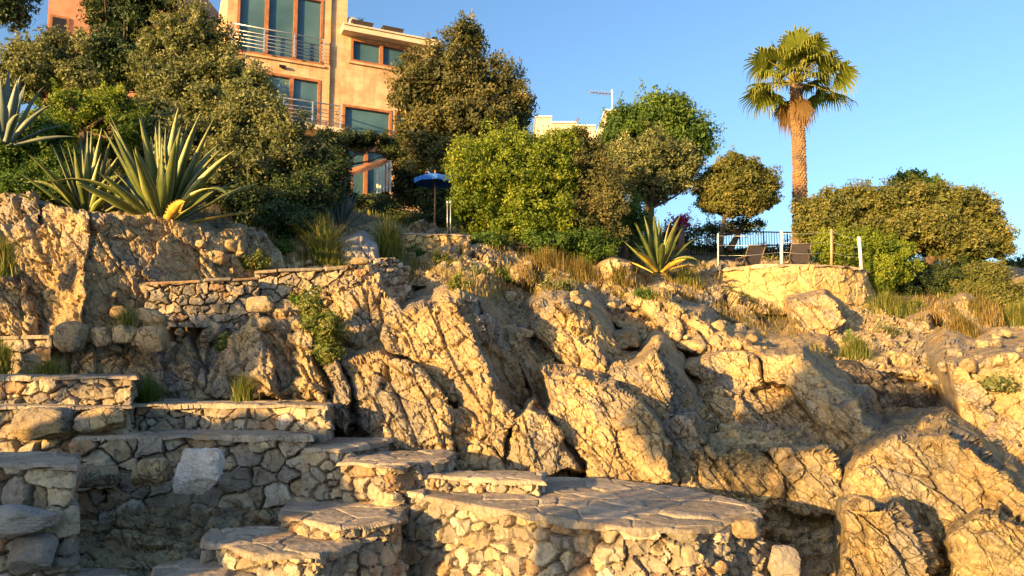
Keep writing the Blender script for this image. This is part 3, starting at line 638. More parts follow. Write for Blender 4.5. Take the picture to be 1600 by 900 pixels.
boulder('square grey block right of the tall pale block', 160, 527, 9.90, 20, 17, 12, n=26, m=40)
boulder('reddish stone between two grey stones in the stepped row', 196, 522, 9.90, 18, 16, 13, n=26, m=40)
boulder('big grey block at the right end of the stepped row', 240, 530, 9.80, 25, 22, 14, n=26, m=40)
boulder('sunlit stone on top of the stepped row', 238, 496, 10.10, 26, 14, 15, n=26, m=40, rz=-12)
boulder('grey triangular stone jutting from the broken dry wall', 408, 476, 10.80, 24, 14, 16, n=26, m=40)
boulder('large tumbled grey stone at the bottom left corner', 48, 866, 6.2, 36, 30, 17, GREYST, n=30, m=44)
boulder('pale loaf shaped stone wedged in the gap of the huge mottled boulder', 1342, 786, 6.5, 26, 12, 18, n=30, m=44)
boulder('round grey stone in the dark gully below the terrace tip', 1222, 880, 6.6, 27, 28, 19, GREYST, n=30, m=44)
boulder('orange stone at the right tip of the terrace wall', 1164, 826, 6.2, 21, 15, 20, n=26, m=40)
boulder('dark flat overhanging rock plate above the hollow', 795, 518, 11.6, 42, 10, 21, ROCK, rz=-4, n=26, m=40)
boulder('flat cap stone on the little pile of stones', 562, 408, 11.5, 16, 6, 22, n=20, m=30)

def surf(px, py):
    i = np.clip(((np.asarray(py) - 300) / ST_).astype(int), 0, len(GY) - 1); j = np.clip(((np.asarray(px) + 400) / ST_).astype(int), 0, len(GX) - 1)
    return P(px, py, YF[i, j])
zones = [([(560,400),(760,385),(1000,430),(1100,440),(960,500),(800,470),(640,440)], 45), ([(1000,440),(1180,450),(1260,560),(1050,540)], 25),
         ([(1360,470),(1600,500),(1600,600),(1380,560)], 20), ([(140,440),(420,440),(420,520),(180,540)], 20), ([(260,380),(500,380),(520,420),(400,430)], 20)]
def in_poly(poly, n, rg):
    p = np.array(poly, float); lo, hi = p.min(0), p.max(0); out = []
    while len(out) < n:
        q = rg.uniform(lo, hi, (n * 3, 2)); q = q[poly_sd(poly, q[:, 0], q[:, 1]) > 0]; out += q.tolist()
    return np.array(out[:n])
protos = []
rg = np.random.default_rng(77); k_ = 0
for poly, n in zones:
    for (x, y) in in_poly(poly, n, rg):
        p = surf(np.array([x]), np.array([y]))[0]; s_ = rg.uniform(0.06, 0.17)
        if k_ < 6:
            V, Q = stone_verts((1, 0.8, 0.7), 60 + k_, 14, 20)
            o = mk('loose_stone', V, Q, ROCK, None, {'rnd': np.full(len(V), 0.2 + 0.13 * k_)}, loc=(0, 0, 0)); protos.append(o)
        else: o = protos[k_ % 6].copy(); COL.objects.link(o)
        tag(o, 'small angular stone lying loose on the slope among the grass', 'stone', 'loose stones scattered on the slope')
        o.location = (p + np.array([0, -0.03, 0.02])).tolist(); o.scale = (s_, s_, s_); o.rotation_euler = (rg.uniform(0, 6), rg.uniform(0, .6), rg.uniform(0, 6)); k_ += 1

exec_marker = 1
# ------------------------------------------------------------------ foliage
def leaf_quads(C, Nn, size, rg, aspect=0.5, rnd=None):
    n = len(C); a = rg.normal(size=(n, 3)); a = a - (a * Nn).sum(-1, keepdims=True) * Nn; a /= np.linalg.norm(a, axis=-1, keepdims=True) + 1e-9
    b_ = np.cross(Nn, a); L = size * rg.uniform(0.6, 1.4, (n, 1))
    V = np.stack([C - a * L * 0.5, C + b_ * L * aspect * 0.5 + Nn * L * 0.08, C + a * L * 0.5, C - b_ * L * aspect * 0.5 + Nn * L * 0.08], 1)
    Q = np.arange(n * 4).reshape(-1, 4)
    return V.reshape(-1, 3), Q, np.repeat(rnd, 4)
def crown(lobes, n, size, rg, clump=0.28, dens=1.0, aspect=0.5, inner=0.3, gap=0.0, updir=0.35, nc=None, fill=0.12, rag=0.8, shoots=0.12):
    """lobes: (px, py, Y, rx_px, ry_px); returns leaf mesh data"""
    Lc = np.array([P(a, b_, c) for a, b_, c, *_ in lobes]); Lr = np.array([[l[3] * l[2] / F, (l[3] + l[4]) / 2 * l[2] / F * (l[5] if len(l) > 5 else 1), l[4] * l[2] / F] for l in lobes])
    area = (Lr[:, 0] * Lr[:, 2]); pr = area / area.sum(); M = nc or max(30, int(area.sum() / (clump * clump) * 9))
    li = rg.choice(len(lobes), M, p=pr); d = rg.normal(size=(M, 3)); d /= np.linalg.norm(d, axis=1, keepdims=True)
    rad = rg.uniform(0.72, 1.0, M); rad = np.where(rg.random(M) < inner, rg.uniform(0.2, 0.75, M), rad)
    rad = rad * (1 + rag * (0.22 * vn(d * 2.3 + li[:, None] * 7.1, 5) + 0.15 * vn(d * 5.3 + li[:, None] * 3.1, 6)))
    rad = np.minimum(rad, 1.1)
    Cc = Lc[li] + d * Lr[li] * rad[:, None]; cr = rg.uniform(0, 1, M); cs = clump * rg.uniform(0.55, 1.2, M)
    if gap: kp = vn(Cc * 1.4, 9) > -1 + gap; Cc, cr, cs, d = Cc[kp], cr[kp], cs[kp], d[kp]; M = len(Cc)
    ns = int(M * shoots); up_ = np.nonzero((d[:, 2] > 0.1) & (rad[:M] > 0.7))[0] if not gap else np.arange(0)
    SH = None
    if ns and len(up_):
        k = rg.choice(up_, ns); nl = 34; u_ = rg.random((ns, nl, 1)); dr_ = d[k] * 0.5 + rg.normal(size=(ns, 3)) * 0.3 + np.array([0, 0, 0.8]); ln_ = clump * rg.uniform(0.5, 1.35, (ns, 1, 1))
        SH = (Cc[k][:, None] + dr_[:, None] * ln_ * u_ + rg.normal(size=(ns, nl, 3)) * size * 0.55).reshape(-1, 3); shr = np.repeat(cr[k], nl)
    ci = rg.integers(0, M, n); off = rg.normal(size=(n, 3)); off /= np.linalg.norm(off, axis=1, keepdims=True); off = off * rg.random((n, 1)) ** 0.5 * cs[ci][:, None] * np.array([1, 1, 0.8])
    C = Cc[ci] + off; Nn = off / (np.linalg.norm(off, axis=1, keepdims=True) + 1e-9) * 0.7 + d[ci] * 0.5 + np.array([0, 0, updir]) + 0.75 * rg.normal(size=(n, 3)); Nn /= np.linalg.norm(Nn, axis=1, keepdims=True)
    r = np.clip(0.55 * cr[ci] + 0.45 * rg.random(n), 0, 1); sz = np.full((n, 1), size)
    if SH is not None:
        n3 = rg.normal(size=(len(SH), 3)); C = np.concatenate([C, SH]); Nn = np.concatenate([Nn, n3 / np.linalg.norm(n3, axis=1, keepdims=True)]); r = np.r_[r, np.clip(shr * 0.5 + 0.5 * rg.random(len(SH)) + 0.1, 0, 1)]; sz = np.r_[sz, np.full((len(SH), 1), size)]
    if fill:
        nf = int(n * fill); li = rg.choice(len(lobes), nf, p=pr); d2 = rg.normal(size=(nf, 3)); d2 /= np.linalg.norm(d2, axis=1, keepdims=True)
        C = np.concatenate([C, Lc[li] + d2 * Lr[li] * rg.uniform(0.3, 0.86, (nf, 1))]); n2 = d2 + 0.7 * rg.normal(size=(nf, 3)); Nn = np.concatenate([Nn, n2 / np.linalg.norm(n2, axis=1, keepdims=True)])
        r = np.r_[r, rg.random(nf) * 0.5]; sz = np.r_[sz, np.full((nf, 1), size * 2.2)]
    return leaf_quads(C, Nn, sz, rg, aspect, r), Cc
def tree(name, label, cat, lobes, n, size, mat, base, seed, trunk=None, tr=0.12, group=None, clump=0.28, limbs=10, parts=('crown', 'trunk'), **k):
    """base: (px, py, Y) of the foot; trunk: list of (px,py,Y) from foot to the crown"""
    rg = np.random.default_rng(seed); b_ = P(*base)
    t = thing(name, b_, label, cat, group)
    (V, Q, r), Cc = crown(lobes, n, size, rg, clump, **k)
    mk(parts[0], V, Q, mat, t, {'rnd': r}, smooth=False)
    mb = MB(); pts = [P(*q) for q in (trunk or [base, lobes[0][:3]])]
    m_ = len(pts); mb.tube([p + np.array([0.04 * vn(p[None] * 3, 1)[0], 0, 0]) for p in pts], [tr * (1 - 0.5 * i / max(1, m_ - 1)) for i in range(m_)], 9, 0.5)
    top = pts[-1]
    for i in rg.choice(len(Cc), min(limbs, len(Cc)), replace=False):
        e = Cc[i]; st_ = pts[0] * 0.25 + top * 0.75 if m_ > 1 else top; md = (st_ + e) / 2 + rg.normal(size=3) * 0.1; mb.tube([st_, md, e], [tr * 0.45, tr * 0.25, tr * 0.08], 5, 0.5)
    mb.build(parts[1], BARK, t, True); return t
T = 'trees and shrubs above the rocks'
tree('olive_shrub', 'dense olive shrub filling the gap behind the largest agave', 'shrub', [(230,190,15.5,50,44),(280,230,15,50,50),(330,270,14.5,46,44),(210,240,14.6,40,44)], 34000, 0.065, L_OLIVE, (270,320,14.5), 51, clump=0.24)
tree('dark_shrub', 'dark shrub at the foot of the house around the porch', 'shrub', [(640,290,27,30,36),(640,250,28,20,22),(700,310,28,30,40),(684,318,24.5,34,36),(590,315,26.5,46,14),(530,310,22,30,30)], 20000, 0.10, L_DARK, (600,345,26), 52, clump=0.3)
tree('green_shrub', 'green shrub between the left agaves and the olive shrub', 'shrub', [(30,300,12.2,50,26),(90,290,12.4,50,26),(-40,330,12,50,30)], 18000, 0.05, L_GREEN, (40,330,12), 53, clump=0.2)
tree('dark_tree', 'very dark tree cropped by the top left corner', 'tree', [(-20,-20,24,80,50),(20,20,24,30,30)], 9000, 0.11, L_DARK, (-30,200,24), 1)
tree('olive_shrub', 'grey green rounded shrub in front of the pink house at the upper left', 'shrub', [(85,95,17,62,46),(40,120,16.6,50,40),(125,125,16.5,30,30),(10,140,16.5,40,30)], 26000, 0.075, L_OLIVE, (80,250,17), 2, clump=0.26)
tree('dark_olive_tree', 'dark leafy tree between the pink house and the tall olive tree', 'tree', [(190,40,21,60,60),(170,100,20,40,50),(230,-10,21,60,40),(215,110,20,40,40)], 22000, 0.10, L_DARK, (190,240,20), 3, clump=0.35)
tree('olive_tree', 'tall sunlit olive green tree left of the balconied house', 'tree', [(300,70,17.5,70,62),(270,130,17,56,50),(350,120,17.3,40,60),(330,170,16.8,60,40),(240,100,17.6,30,50)], 42000, 0.075, L_OLIVE, (300,300,17), 4, clump=0.26)
tree('olive_tree', 'spreading olive tree in front of the lower balcony', 'tree', [(400,200,15.5,62,60),(440,230,15.3,50,60),(360,220,15.2,50,50),(385,280,14.8,60,50),(475,260,15.6,30,50),(395,150,15.8,34,50)], 46000, 0.07, L_OLIVE, (410,350,14.5), 5, clump=0.24)
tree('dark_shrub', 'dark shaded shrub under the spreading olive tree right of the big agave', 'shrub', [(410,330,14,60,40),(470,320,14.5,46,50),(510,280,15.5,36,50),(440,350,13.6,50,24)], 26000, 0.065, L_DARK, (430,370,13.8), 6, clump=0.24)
tree('green_shrub', 'fresh green feathery shrub behind the left agaves', 'shrub', [(130,175,14,60,36),(180,160,14.2,34,26),(80,190,14,40,30),(200,200,13.8,30,30),(140,225,14.2,50,26)], 26000, 0.055, L_BRIGHT, (130,300,13.5), 7, clump=0.2)
tree('olive_shrub', 'dull green shrub at the left edge behind the small agave', 'shrub', [(20,250,12.8,50,44),(60,215,13,44,34),(-30,270,12.6,40,50),(90,260,12.8,40,34)], 24000, 0.06, L_GREEN, (20,330,12.4), 8, clump=0.22)
tree('brown_green_tree', 'tall bronze green tree with a pointed crown right of the balconied house', 'tree', [(720,90,25,38,62),(700,130,24.5,62,60),(770,150,25,62,62),(655,150,24.5,48,60),(740,200,24.2,84,60),(680,220,24.2,60,60),(800,180,25.2,36,44),(740,60,25,22,28),(690,240,24,50,36)], 70000, 0.105, L_BROWN, (720,360,24), 9, clump=0.38, tr=0.2, limbs=16)
tree('bright_green_bush', 'big bright yellow green bush in the middle behind the slope', 'bush', [(800,290,18.5,92,82),(745,300,18,50,80),(860,270,18.7,56,66),(790,240,18.6,60,46),(830,340,18,80,44),(730,250,18.2,30,36),(880,230,19,30,34)], 75000, 0.07, L_BRIGHT, (800,395,17.8), 10, clump=0.27, tr=0.08, limbs=22)
tree('olive_shrub', 'brownish shrub on the right flank of the bright green bush', 'shrub', [(920,290,19,50,66),(950,320,18.6,34,60),(905,240,19.3,40,40),(900,350,18.4,50,44)], 34000, 0.07, L_BROWN, (920,395,18.4), 11, clump=0.27)
tree('green_tree', 'deep green broad topped tree behind the round olive coloured one', 'tree', [(1020,200,24.5,66,48),(975,205,24.5,42,38),(1080,215,24.5,42,44),(1040,175,24.6,50,28),(960,235,24,30,36),(1050,250,24,50,50),(1010,270,24,60,40)], 46000, 0.10, L_GREEN, (1020,400,24), 12, trunk=[(1020,400,24),(1010,340,24),(1020,280,24)], clump=0.34, tr=0.16)
tree('olive_tree', 'rounded olive coloured tree crown in front of the deep green tree', 'tree', [(1020,250,22.5,62,48),(985,260,22.3,34,40),(1060,265,22.5,34,38),(1020,285,22.4,50,30)], 34000, 0.085, L_OLIVE, (1012,402,22), 13, trunk=[(1012,402,22),(1018,350,22.3),(1020,300,22.5)], clump=0.3, tr=0.13)
tree('round_tree', 'clipped ball shaped tree with a flat dark underside left of the palm', 'tree', [(1150,288,23,62,48),(1118,300,23,34,34),(1182,300,23,32,32),(1148,318,23,60,20)], 60000, 0.082, L_HEDGE, (1125,402,23), 14, fill=0.3, rag=0.12, shoots=0.03, trunk=[(1125,402,23),(1126,365,23),(1136,320,23)], clump=0.26, tr=0.09)
tree('broad_tree', 'wide flat topped wind shaped tree at the right', 'tree', [(1330,326,22.5,60,38),(1290,345,22,44,42),(1390,320,22.5,70,36),(1460,322,22.5,70,37),(1515,335,22.5,48,42),(1430,360,22,90,34),(1545,375,22.3,36,36),(1500,385,22,70,26),(1360,370,22,90,34),(1270,350,21.8,32,44)], 95000, 0.085, L_HEDGE, (1440,432,22.5), 15, fill=0.25, rag=0.2, shoots=0.05, trunk=[(1430,432,22.2),(1455,405,22.2),(1500,380,22.3)], clump=0.3, tr=0.2, limbs=20)
tree('green_tree', 'small green treetop showing above the wide flat topped tree', 'tree', [(1422,282,30,26,14),(1440,290,30,30,14)], 5000, 0.12, L_GREEN, (1425,400,30), 16, trunk=[(1425,400,30),(1425,300,30)])
tree('feathery_bush', 'upright yellow green bush in front of the wide tree behind the metal posts', 'bush', [(1300,390,20.5,32,36),(1350,400,20.2,46,40),(1395,405,20.2,34,40),(1375,435,19.8,30,30)], 34000, 0.06, L_BRIGHT, (1350,440,20), 17, clump=0.22, updir=0.0)
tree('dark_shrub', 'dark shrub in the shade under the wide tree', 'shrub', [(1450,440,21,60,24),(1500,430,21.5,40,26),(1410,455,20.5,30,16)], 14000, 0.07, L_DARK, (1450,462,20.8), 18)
tree('feathery_bush', 'yellowish broom like bush at the right edge below the wide tree', 'bush', [(1540,440,19.5,36,34),(1570,470,19,40,26),(1510,455,19.5,20,20)], 20000, 0.06, L_HEDGE, (1545,490,18.8), 19, clump=0.22)
tree('dark_shrub', 'dark distant shrub at the right edge of the photo', 'shrub', [(1600,430,26,40,32),(1650,420,26,50,36),(1580,455,25,20,20)], 14000, 0.09, L_DARK, (1600,465,26), 20)
tree('climbing_plant', 'dark climbing plant hanging over the wooden porch of the house', 'climbing plant', [(515,240,24,30,36),(560,220,25.5,40,14),(610,232,26,20,20),(500,290,22,26,36)], 22000, 0.08, L_DARK, (540,330,24), 21)
tree('dark_shrub', 'low dark hedge below the blue parasol', 'hedge', [(665,346,22,46,16),(630,350,21.5,26,14),(600,330,23,26,18)], 12000, 0.065, L_DARK, (660,364,21.5), 22)
tree('bougainvillea', 'small magenta flowering shrub behind the middle agave', 'shrub', [(1066,347,21.5,16,12),(1050,360,21.5,12,8)], 1100, 0.06, L_PINK, (1064,392,20.5), 23)
tree('dark_shrub', 'wispy shrub with small leaves below the ball shaped tree', 'shrub', [(1160,352,24,46,13),(1110,360,24,30,16),(1060,370,23.5,36,20)], 5200, 0.065, L_DARK, (1140,392,23.6), 24)
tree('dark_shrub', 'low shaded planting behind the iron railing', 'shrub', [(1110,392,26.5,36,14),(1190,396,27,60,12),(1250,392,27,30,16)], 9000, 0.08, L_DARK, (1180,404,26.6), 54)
tree('dark_shrub', 'shaded shrub beneath the two trees left of the middle agave', 'shrub', [(985,345,20,34,34),(950,370,19.5,36,24),(1000,385,19.5,30,16)], 16000, 0.065, L_GREEN, (975,405,19.2), 25)
tree('green_shrub', 'shaded green shrub under the right side of the bright bush', 'shrub', [(860,380,17.6,60,24),(920,385,17.8,40,22),(760,378,17.2,34,18)], 16000, 0.06, L_GREEN, (860,402,17.2), 26)

rgx = np.random.default_rng(91)
def free_tree(name, label, cat, lobes, n, size, mat, base, seed, **k):
    rg = np.random.default_rng(seed); t = thing(name, base, label, cat)
    (V, Q, r_), Cc = crown([(800 + F * x / y * CT, 450, y, rr * F / y, rr * F / y) for x, y, z, rr in lobes], 1, size, rg) if False else crown_world(lobes, n, size, rg, **k)
    mk('crown', V, Q, mat, t, {'rnd': r_}, smooth=False); mb = MB(); b_ = np.array(base, float)
    for x, y, z, rr in lobes: e = np.array([x, y, z]); mb.tube([b_, (b_ + e) / 2 + np.array([0.1, 0, 0]), e], [0.09, 0.06, 0.03], 7, 0.5)
    mb.build('trunk', BARK, t, True); return t
def crown_world(lobes, n, size, rg, m=26, clump=0.3):
    C = []; 
    for x, y, z, rr in lobes:
        for _ in range(m): d = rg.normal(size=3); d /= np.linalg.norm(d); C.append(np.array([x, y, z]) + d * rr * rg.uniform(0.3, 1.0))
    C = np.array(C); ci = rg.integers(0, len(C), n); off = rg.normal(size=(n, 3)); off /= np.linalg.norm(off, axis=1, keepdims=True); q = C[ci] + off * clump * rg.random((n, 1)) ** 0.5
    nn = rg.normal(size=(n, 3)); nn /= np.linalg.norm(nn, axis=1, keepdims=True); return leaf_quads(q, nn, size, rg, 0.6, rg.random(n)), C
free_tree('round_tree', 'unseen flat crowned tree added to shade the right slope, on a low rock behind and left of the viewpoint, outside the photo', 'tree', [(-8.9,-3,1.9,0.45),(-8.5,-3,2.0,0.5),(-8.1,-3,2.35,0.6),(-7.7,-3,2.4,0.5),(-7.3,-3,2.15,0.45)], 42000, 0.11, L_GREEN, (-8.6,-3,-0.6), 63, m=60, clump=0.32)  # added out of view, crown placed to cast the big shadow on the slope
Vb, Qb = stone_verts((2.2, 1.6, 2.6), 93, 40, 60, 9, 0.08); tag(mk('rock_outcrop', Vb + np.array([-8.6, -3.2, -2.9]), Qb, ROCK, None, {'rnd': np.full(len(Vb), 0.5)}, False), 'unseen low sea rock added to carry the flat crowned shade tree, outside the photo', 'rock')  # support added out of view under the shadow-casting tree
free_tree('olive_shrub', 'unseen leafy shrub added for dappled shade on the headland outside the left edge of the photo', 'shrub', [(-11,3.9,1.5,0.8),(-11.2,3.0,1.7,0.8),(-10.8,4.4,0.9,0.5),(-11,2.1,1.8,0.6)], 16000, 0.10, L_OLIVE, (-11,3.4,-0.6), 61)  # added out of view to dapple the shade on the left rocks
free_tree('olive_shrub', 'second unseen leafy shrub added for shade further along the headland outside the left edge', 'shrub', [(-11,6.9,1.5,0.7),(-11,7.8,1.6,0.7)], 9000, 0.10, L_OLIVE, (-11,7.2,-1.2), 62)  # also added out of view, shades the rocks at the far left

spots = [(655,398,'yellow green cushion plant below the path steps'),(690,408,'low green cushion plant on the bank under the path'),(742,428,'green cushion plant on the bank left of the triangular boulder'),
 (790,432,'small green cushion plant against the triangular boulder'),(715,446,'grey green cushion plant above the slanted slab'),(866,448,'dull green cushion plant at the head of the diagonal rib'),(1012,462,'green cushion plant right of the knobbly boulder'),
 (1150,462,'low plant on the scree left of the round wall foot'),(1218,505,'green plant in the hollow below the round wall'),(1330,535,'green plant in the cleft right of the fractured slope'),(1420,478,'green plant between the two rounded boulders'),
 (1385,520,'low green plant on the right slope under the boulders'),(475,470,'green plant growing from the upper dry stone wall'),(352,540,'small plant in a crack of the low rough ridge'),(1560,600,'small green plant on the sunlit rock face at the right edge'),(432,388,'dark low plant at the foot of the dark shrub'),(395,410,'dark low plant behind the broken dry wall')]
for i, (x, y, lb) in enumerate(spots):
    Y_ = float(surf(np.array([x]), np.array([y]))[0][1]); rx_ = (14 + (i * 7) % 9) * 1.1; rgc = np.random.default_rng(200 + i)
    (V, Q, r_), _c = crown([(x, y, Y_ - 0.05, rx_, rx_ * 0.45), (x + rx_ * 0.7, y + 3, Y_ - 0.05, rx_ * 0.6, rx_ * 0.3)], 900, 0.05, rgc, 0.10, nc=60)
    tag(mk('cushion_plant', V, Q, (L_GREEN, L_GRASS, L_OLIVE)[i % 3], None, {'rnd': r_}, False), lb, 'plant', 'cushion plants on the rocky slope')

# tufts and grasses
def blades(C, h, rg, w_=0.012, lean=0.5, rnd=None):
    n = len(C); h = h * rg.uniform(0.35, 1.3, (n, 1)); az = rg.uniform(0, 2 * math.pi, n); l = rg.random((n, 1)) * lean
    d = np.stack([np.cos(az), np.sin(az), 0 * az], -1); s_ = np.stack([-np.sin(az), np.cos(az), 0 * az], -1) * w_ * 0.5
    up = np.array([0, 0, 1.]); m1 = C + up * h * 0.55 + d * h * l * 0.35; tp = C + up * h * (1 - 0.35 * l) + d * h * l
    V = np.stack([C - s_, C + s_, m1 + s_ * 0.8, m1 - s_ * 0.8, tp], 1).reshape(-1, 3); b_ = np.arange(n)[:, None] * 5
    return V, b_ + np.array([[0, 1, 2, 3]]), b_ + np.array([[3, 2, 4]]), np.repeat(rnd if rnd is not None else rg.random(n), 5)
def tuft(name, label, px, py, rx, n, h, mat, seed, cat='grass', Y=None, w_=0.012, lean=0.7, group=None, spread=0.6):
    rg = np.random.default_rng(seed); b_ = P(px, py, Y) if Y else surf(np.array([px]), np.array([py]))[0]; r = rx * b_[1] / F
    a = rg.uniform(0, 2 * math.pi, n); q = np.abs(rg.normal(0, 0.55, n)) * r; h = h * np.exp(-(q / r) ** 2 * 0.7)[:, None]; C = np.stack([b_[0] + q * np.cos(a), b_[1] - 0.08 + q * np.sin(a) * spread, b_[2] - 0.28 + q * np.sin(a) * spread * 0.5], -1)
    V, Q, Tt, rr = blades(C, h + 0.26, rg, w_, lean); return tag(mk(name, V, [Q, Tt], mat, None, {'rnd': rr}, False), label, cat, group)
tuft('grass_clump', 'tall green grass clump right of the dark shrub under the olive tree', 508, 408, 30, 1500, 0.75, L_GRASS, 1, Y=13.4, cat='grass clump')
tuft('grass_clump', 'tall grass clump right of the smooth grey boulder', 606, 388, 26, 1300, 0.6, L_GRASS, 2, Y=15, cat='grass clump')
tuft('grass_clump', 'dry reddish grass clump under the bright bush', 855, 412, 46, 1500, 0.36, L_DRY, 3, Y=16.4, cat='grass clump')
tuft('grass_clump', 'yellow brown grass clump left of the knobbly boulder', 905, 430, 40, 1500, 0.4, L_DRY, 4, Y=16.4, cat='grass clump')
tuft('grass_clump', 'short green grass clump right of the middle agave foot', 1070, 440, 30, 900, 0.4, L_GRASS, 5, Y=18, cat='grass clump')
tuft('grass_clump', 'grass clump at the right foot of the round wall', 1385, 478, 40, 1500, 0.36, L_GRASS, 6, Y=18.6, cat='grass clump')
tuft('grass_clump', 'yellow grass clump on top of the pinkish boulder', 1500, 512, 30, 1000, 0.35, L_DRY, 7, Y=16, cat='grass clump')
tuft('grass_clump', 'tall broom like grass at the right edge', 1590, 500, 34, 1400, 0.45, L_GRASS, 8, Y=17.5, cat='grass clump')
tree('green_tuft', 'leafy green tuft growing in the crack above the narrow rock wedge', 'shrub', [(505,520,10.1,34,38),(485,482,10.4,20,18),(510,550,9.9,22,22)], 7000, 0.045, L_GRASS, (508,570,9.9), 31, clump=0.14, tr=0.015, limbs=4)
tuft('grass_tuft', 'small green tuft on the low rough ridge', 385, 606, 18, 420, 0.2, L_GRASS, 9, Y=9.5, cat='grass tuft')
tuft('grass_tuft', 'dark green tuft beside the end of the grey wall step', 235, 618, 20, 600, 0.24, L_GREEN, 10, Y=9.4, cat='grass tuft')
tuft('grass_tuft', 'green tuft on the step below the tall pale block', 78, 574, 24, 600, 0.16, L_GRASS, 11, Y=9.5, cat='grass tuft')
tuft('grass_tuft', 'green tuft at the left edge above the thin slab', 8, 550, 18, 400, 0.18, L_GRASS, 12, Y=9.8, cat='grass tuft')
tuft('grass_tuft', 'tiny green tuft behind the stepped row of stones', 203, 490, 14, 300, 0.12, L_GRASS, 13, Y=10.0, cat='grass tuft')
tuft('grass_tuft', 'yellow green cushion at the left edge of the rock wall', 10, 398, 22, 700, 0.26, L_GRASS, 14, Y=10.0, cat='grass tuft')
tuft('grass_tuft', 'green tuft in the gap right of the round wall rock', 1335, 545, 30, 700, 0.3, L_GRASS, 15, Y=14.6, cat='grass tuft')
rg = np.random.default_rng(5); VV = []; QQ = []; TT = []; RR = []; nn_ = 0
gz = [([(590,385),(730,375),(830,400),(880,450),(800,480),(720,455),(620,430)], 9000, 0.16), ([(820,410),(1000,420),(1100,430),(1000,460),(880,450)], 5000, 0.22),
      ([(1050,430),(1140,440),(1240,500),(1290,560),(1180,520),(1080,470)], 3500, 0.2), ([(1380,450),(1600,470),(1600,510),(1400,500)], 4000, 0.3),
      ([(380,365),(520,380),(520,425),(400,420)], 3500, 0.18), ([(950,440),(1060,430),(1100,470),(980,480)], 1500, 0.15)]
for poly, n, h in gz:
    q = in_poly(poly, n, rg); q = q[vn(np.stack([q[:, 0] / 22, q[:, 1] / 14, 0 * q[:, 0]], -1), 3) > -0.05]
    c = surf(q[:, 0], q[:, 1]) + np.array([0, -0.12, -0.06]) + rg.normal(size=(len(q), 3)) * 0.06; dry = np.clip(vn(np.stack([q[:, 0] / 50, q[:, 1] / 30, 0 * q[:, 0] + 3], -1), 4) * 0.6 + 0.5 + rg.normal(size=len(q)) * 0.15, 0, 1)
    V, Q, Tt, r = blades(c, h * 0.8, rg, 0.014, 0.9, dry); VV.append(V); QQ.append(Q + nn_); TT.append(Tt + nn_); RR.append(r); nn_ += len(V)
kind(mk('dry_grass', np.concatenate(VV), [np.concatenate(QQ), np.concatenate(TT)], L_DRY, None, {'rnd': np.concatenate(RR)}, False), 'stuff')
# grass on the ground behind the rocks
rx = rg.uniform(-14, 24, 26000); ry = rg.uniform(13, 30, 26000); kp = vn(np.stack([rx, ry, 0 * rx], -1) * 0.9, 8) > -0.1; rx, ry = rx[kp], ry[kp]
V, Q, Tt, r = blades(np.stack([rx, ry, ground_z(rx, ry) - 0.02], -1), 0.22, rg, 0.03, 0.8); kind(mk('ground_cover', V, [Q, Tt], L_GRASS, None, {'rnd': r}, False), 'stuff')

# ------------------------------------------------------------------ agaves
m, nt_, bs = newmat('agave_leaf'); at = N(nt_, 'ShaderNodeAttribute', attribute_name='rnd').outputs['Fac']
geo = N(nt_, 'ShaderNodeNewGeometry').outputs['Position']; grn = ramp(nt_, noise(nt_, geo, 5, 4), [(0.35, (0.05, 0.075, 0.015)), (0.65, (0.105, 0.135, 0.028))])
nt_.links.new(mix(nt_, grn, (0.31, 0.30, 0.10), ramp(nt_, at, [(0.76, (0, 0, 0)), (0.86, (1, 1, 1))])), bs.inputs['Base Color']); bs.inputs['Roughness'].default_value = 0.45
AGV = m
m, nt_, bs = newmat('blue_agave_leaf'); at = N(nt_, 'ShaderNodeAttribute', attribute_name='rnd').outputs['Fac']
nt_.links.new(ramp(nt_, at, [(0.6, (0.10, 0.14, 0.12)), (0.95, (0.20, 0.23, 0.17))]), bs.inputs['Base Color']); bs.inputs['Roughness'].default_value = 0.5; AGB = m
AGY = simple('yellow_agave_leaf', (0.48, 0.34, 0.06), 0.5, 0, 0.3, 6)
def agave_leaf(b_, az, el, L, wd, bend, rg, twist=0.0):
    n = 14; u = np.linspace(0, 1, n); p = np.array(b_, float); e = el; ctr = [p]; dirs = []
    for i in range(n):
        d = np.array([math.cos(az) * math.cos(e), math.sin(az) * math.cos(e), math.sin(e)]); dirs.append(d)
        if i < n - 1: p = p + d * L / (n - 1); ctr.append(p); e -= bend / (n - 1) * (0.3 + 1.6 * u[i])
    side = np.array([-math.sin(az), math.cos(az), 0]); V = []; a = []
    prof = np.clip(np.interp(u, [0, 0.12, 0.45, 0.8, 1], [0.75, 0.62, 1.0, 0.5, 0.02]), 0.02, 1)
    for i in range(n):
        nn = np.cross(dirs[i], side); w2 = wd * prof[i] / 2; ws = side * math.cos(twist * u[i]) + nn * math.sin(twist * u[i]); nn = np.cross(dirs[i], ws)
        ch = 0.32 * w2; th = 0.22 * w2 + 0.006 * (1 - u[i])
        V += [ctr[i] - ws * w2, ctr[i] - ws * w2 * 0.5 + nn * -0 - nn * 0 + (-nn) * (ch * 0.75) * -1 * -1, ctr[i] - nn * ch, ctr[i] + ws * w2 * 0.5 - nn * ch * 0.75, ctr[i] + ws * w2, ctr[i] - nn * (ch + th)]
        a += [1, 0.45, 0, 0.45, 1, 0.1]
    k = 6; Q = [[i * k + j, i * k + (j + 1) % k, (i + 1) * k + (j + 1) % k, (i + 1) * k + j] for i in range(n - 1) for j in range(k)]
    return np.array(V), np.array(Q), np.array(a)
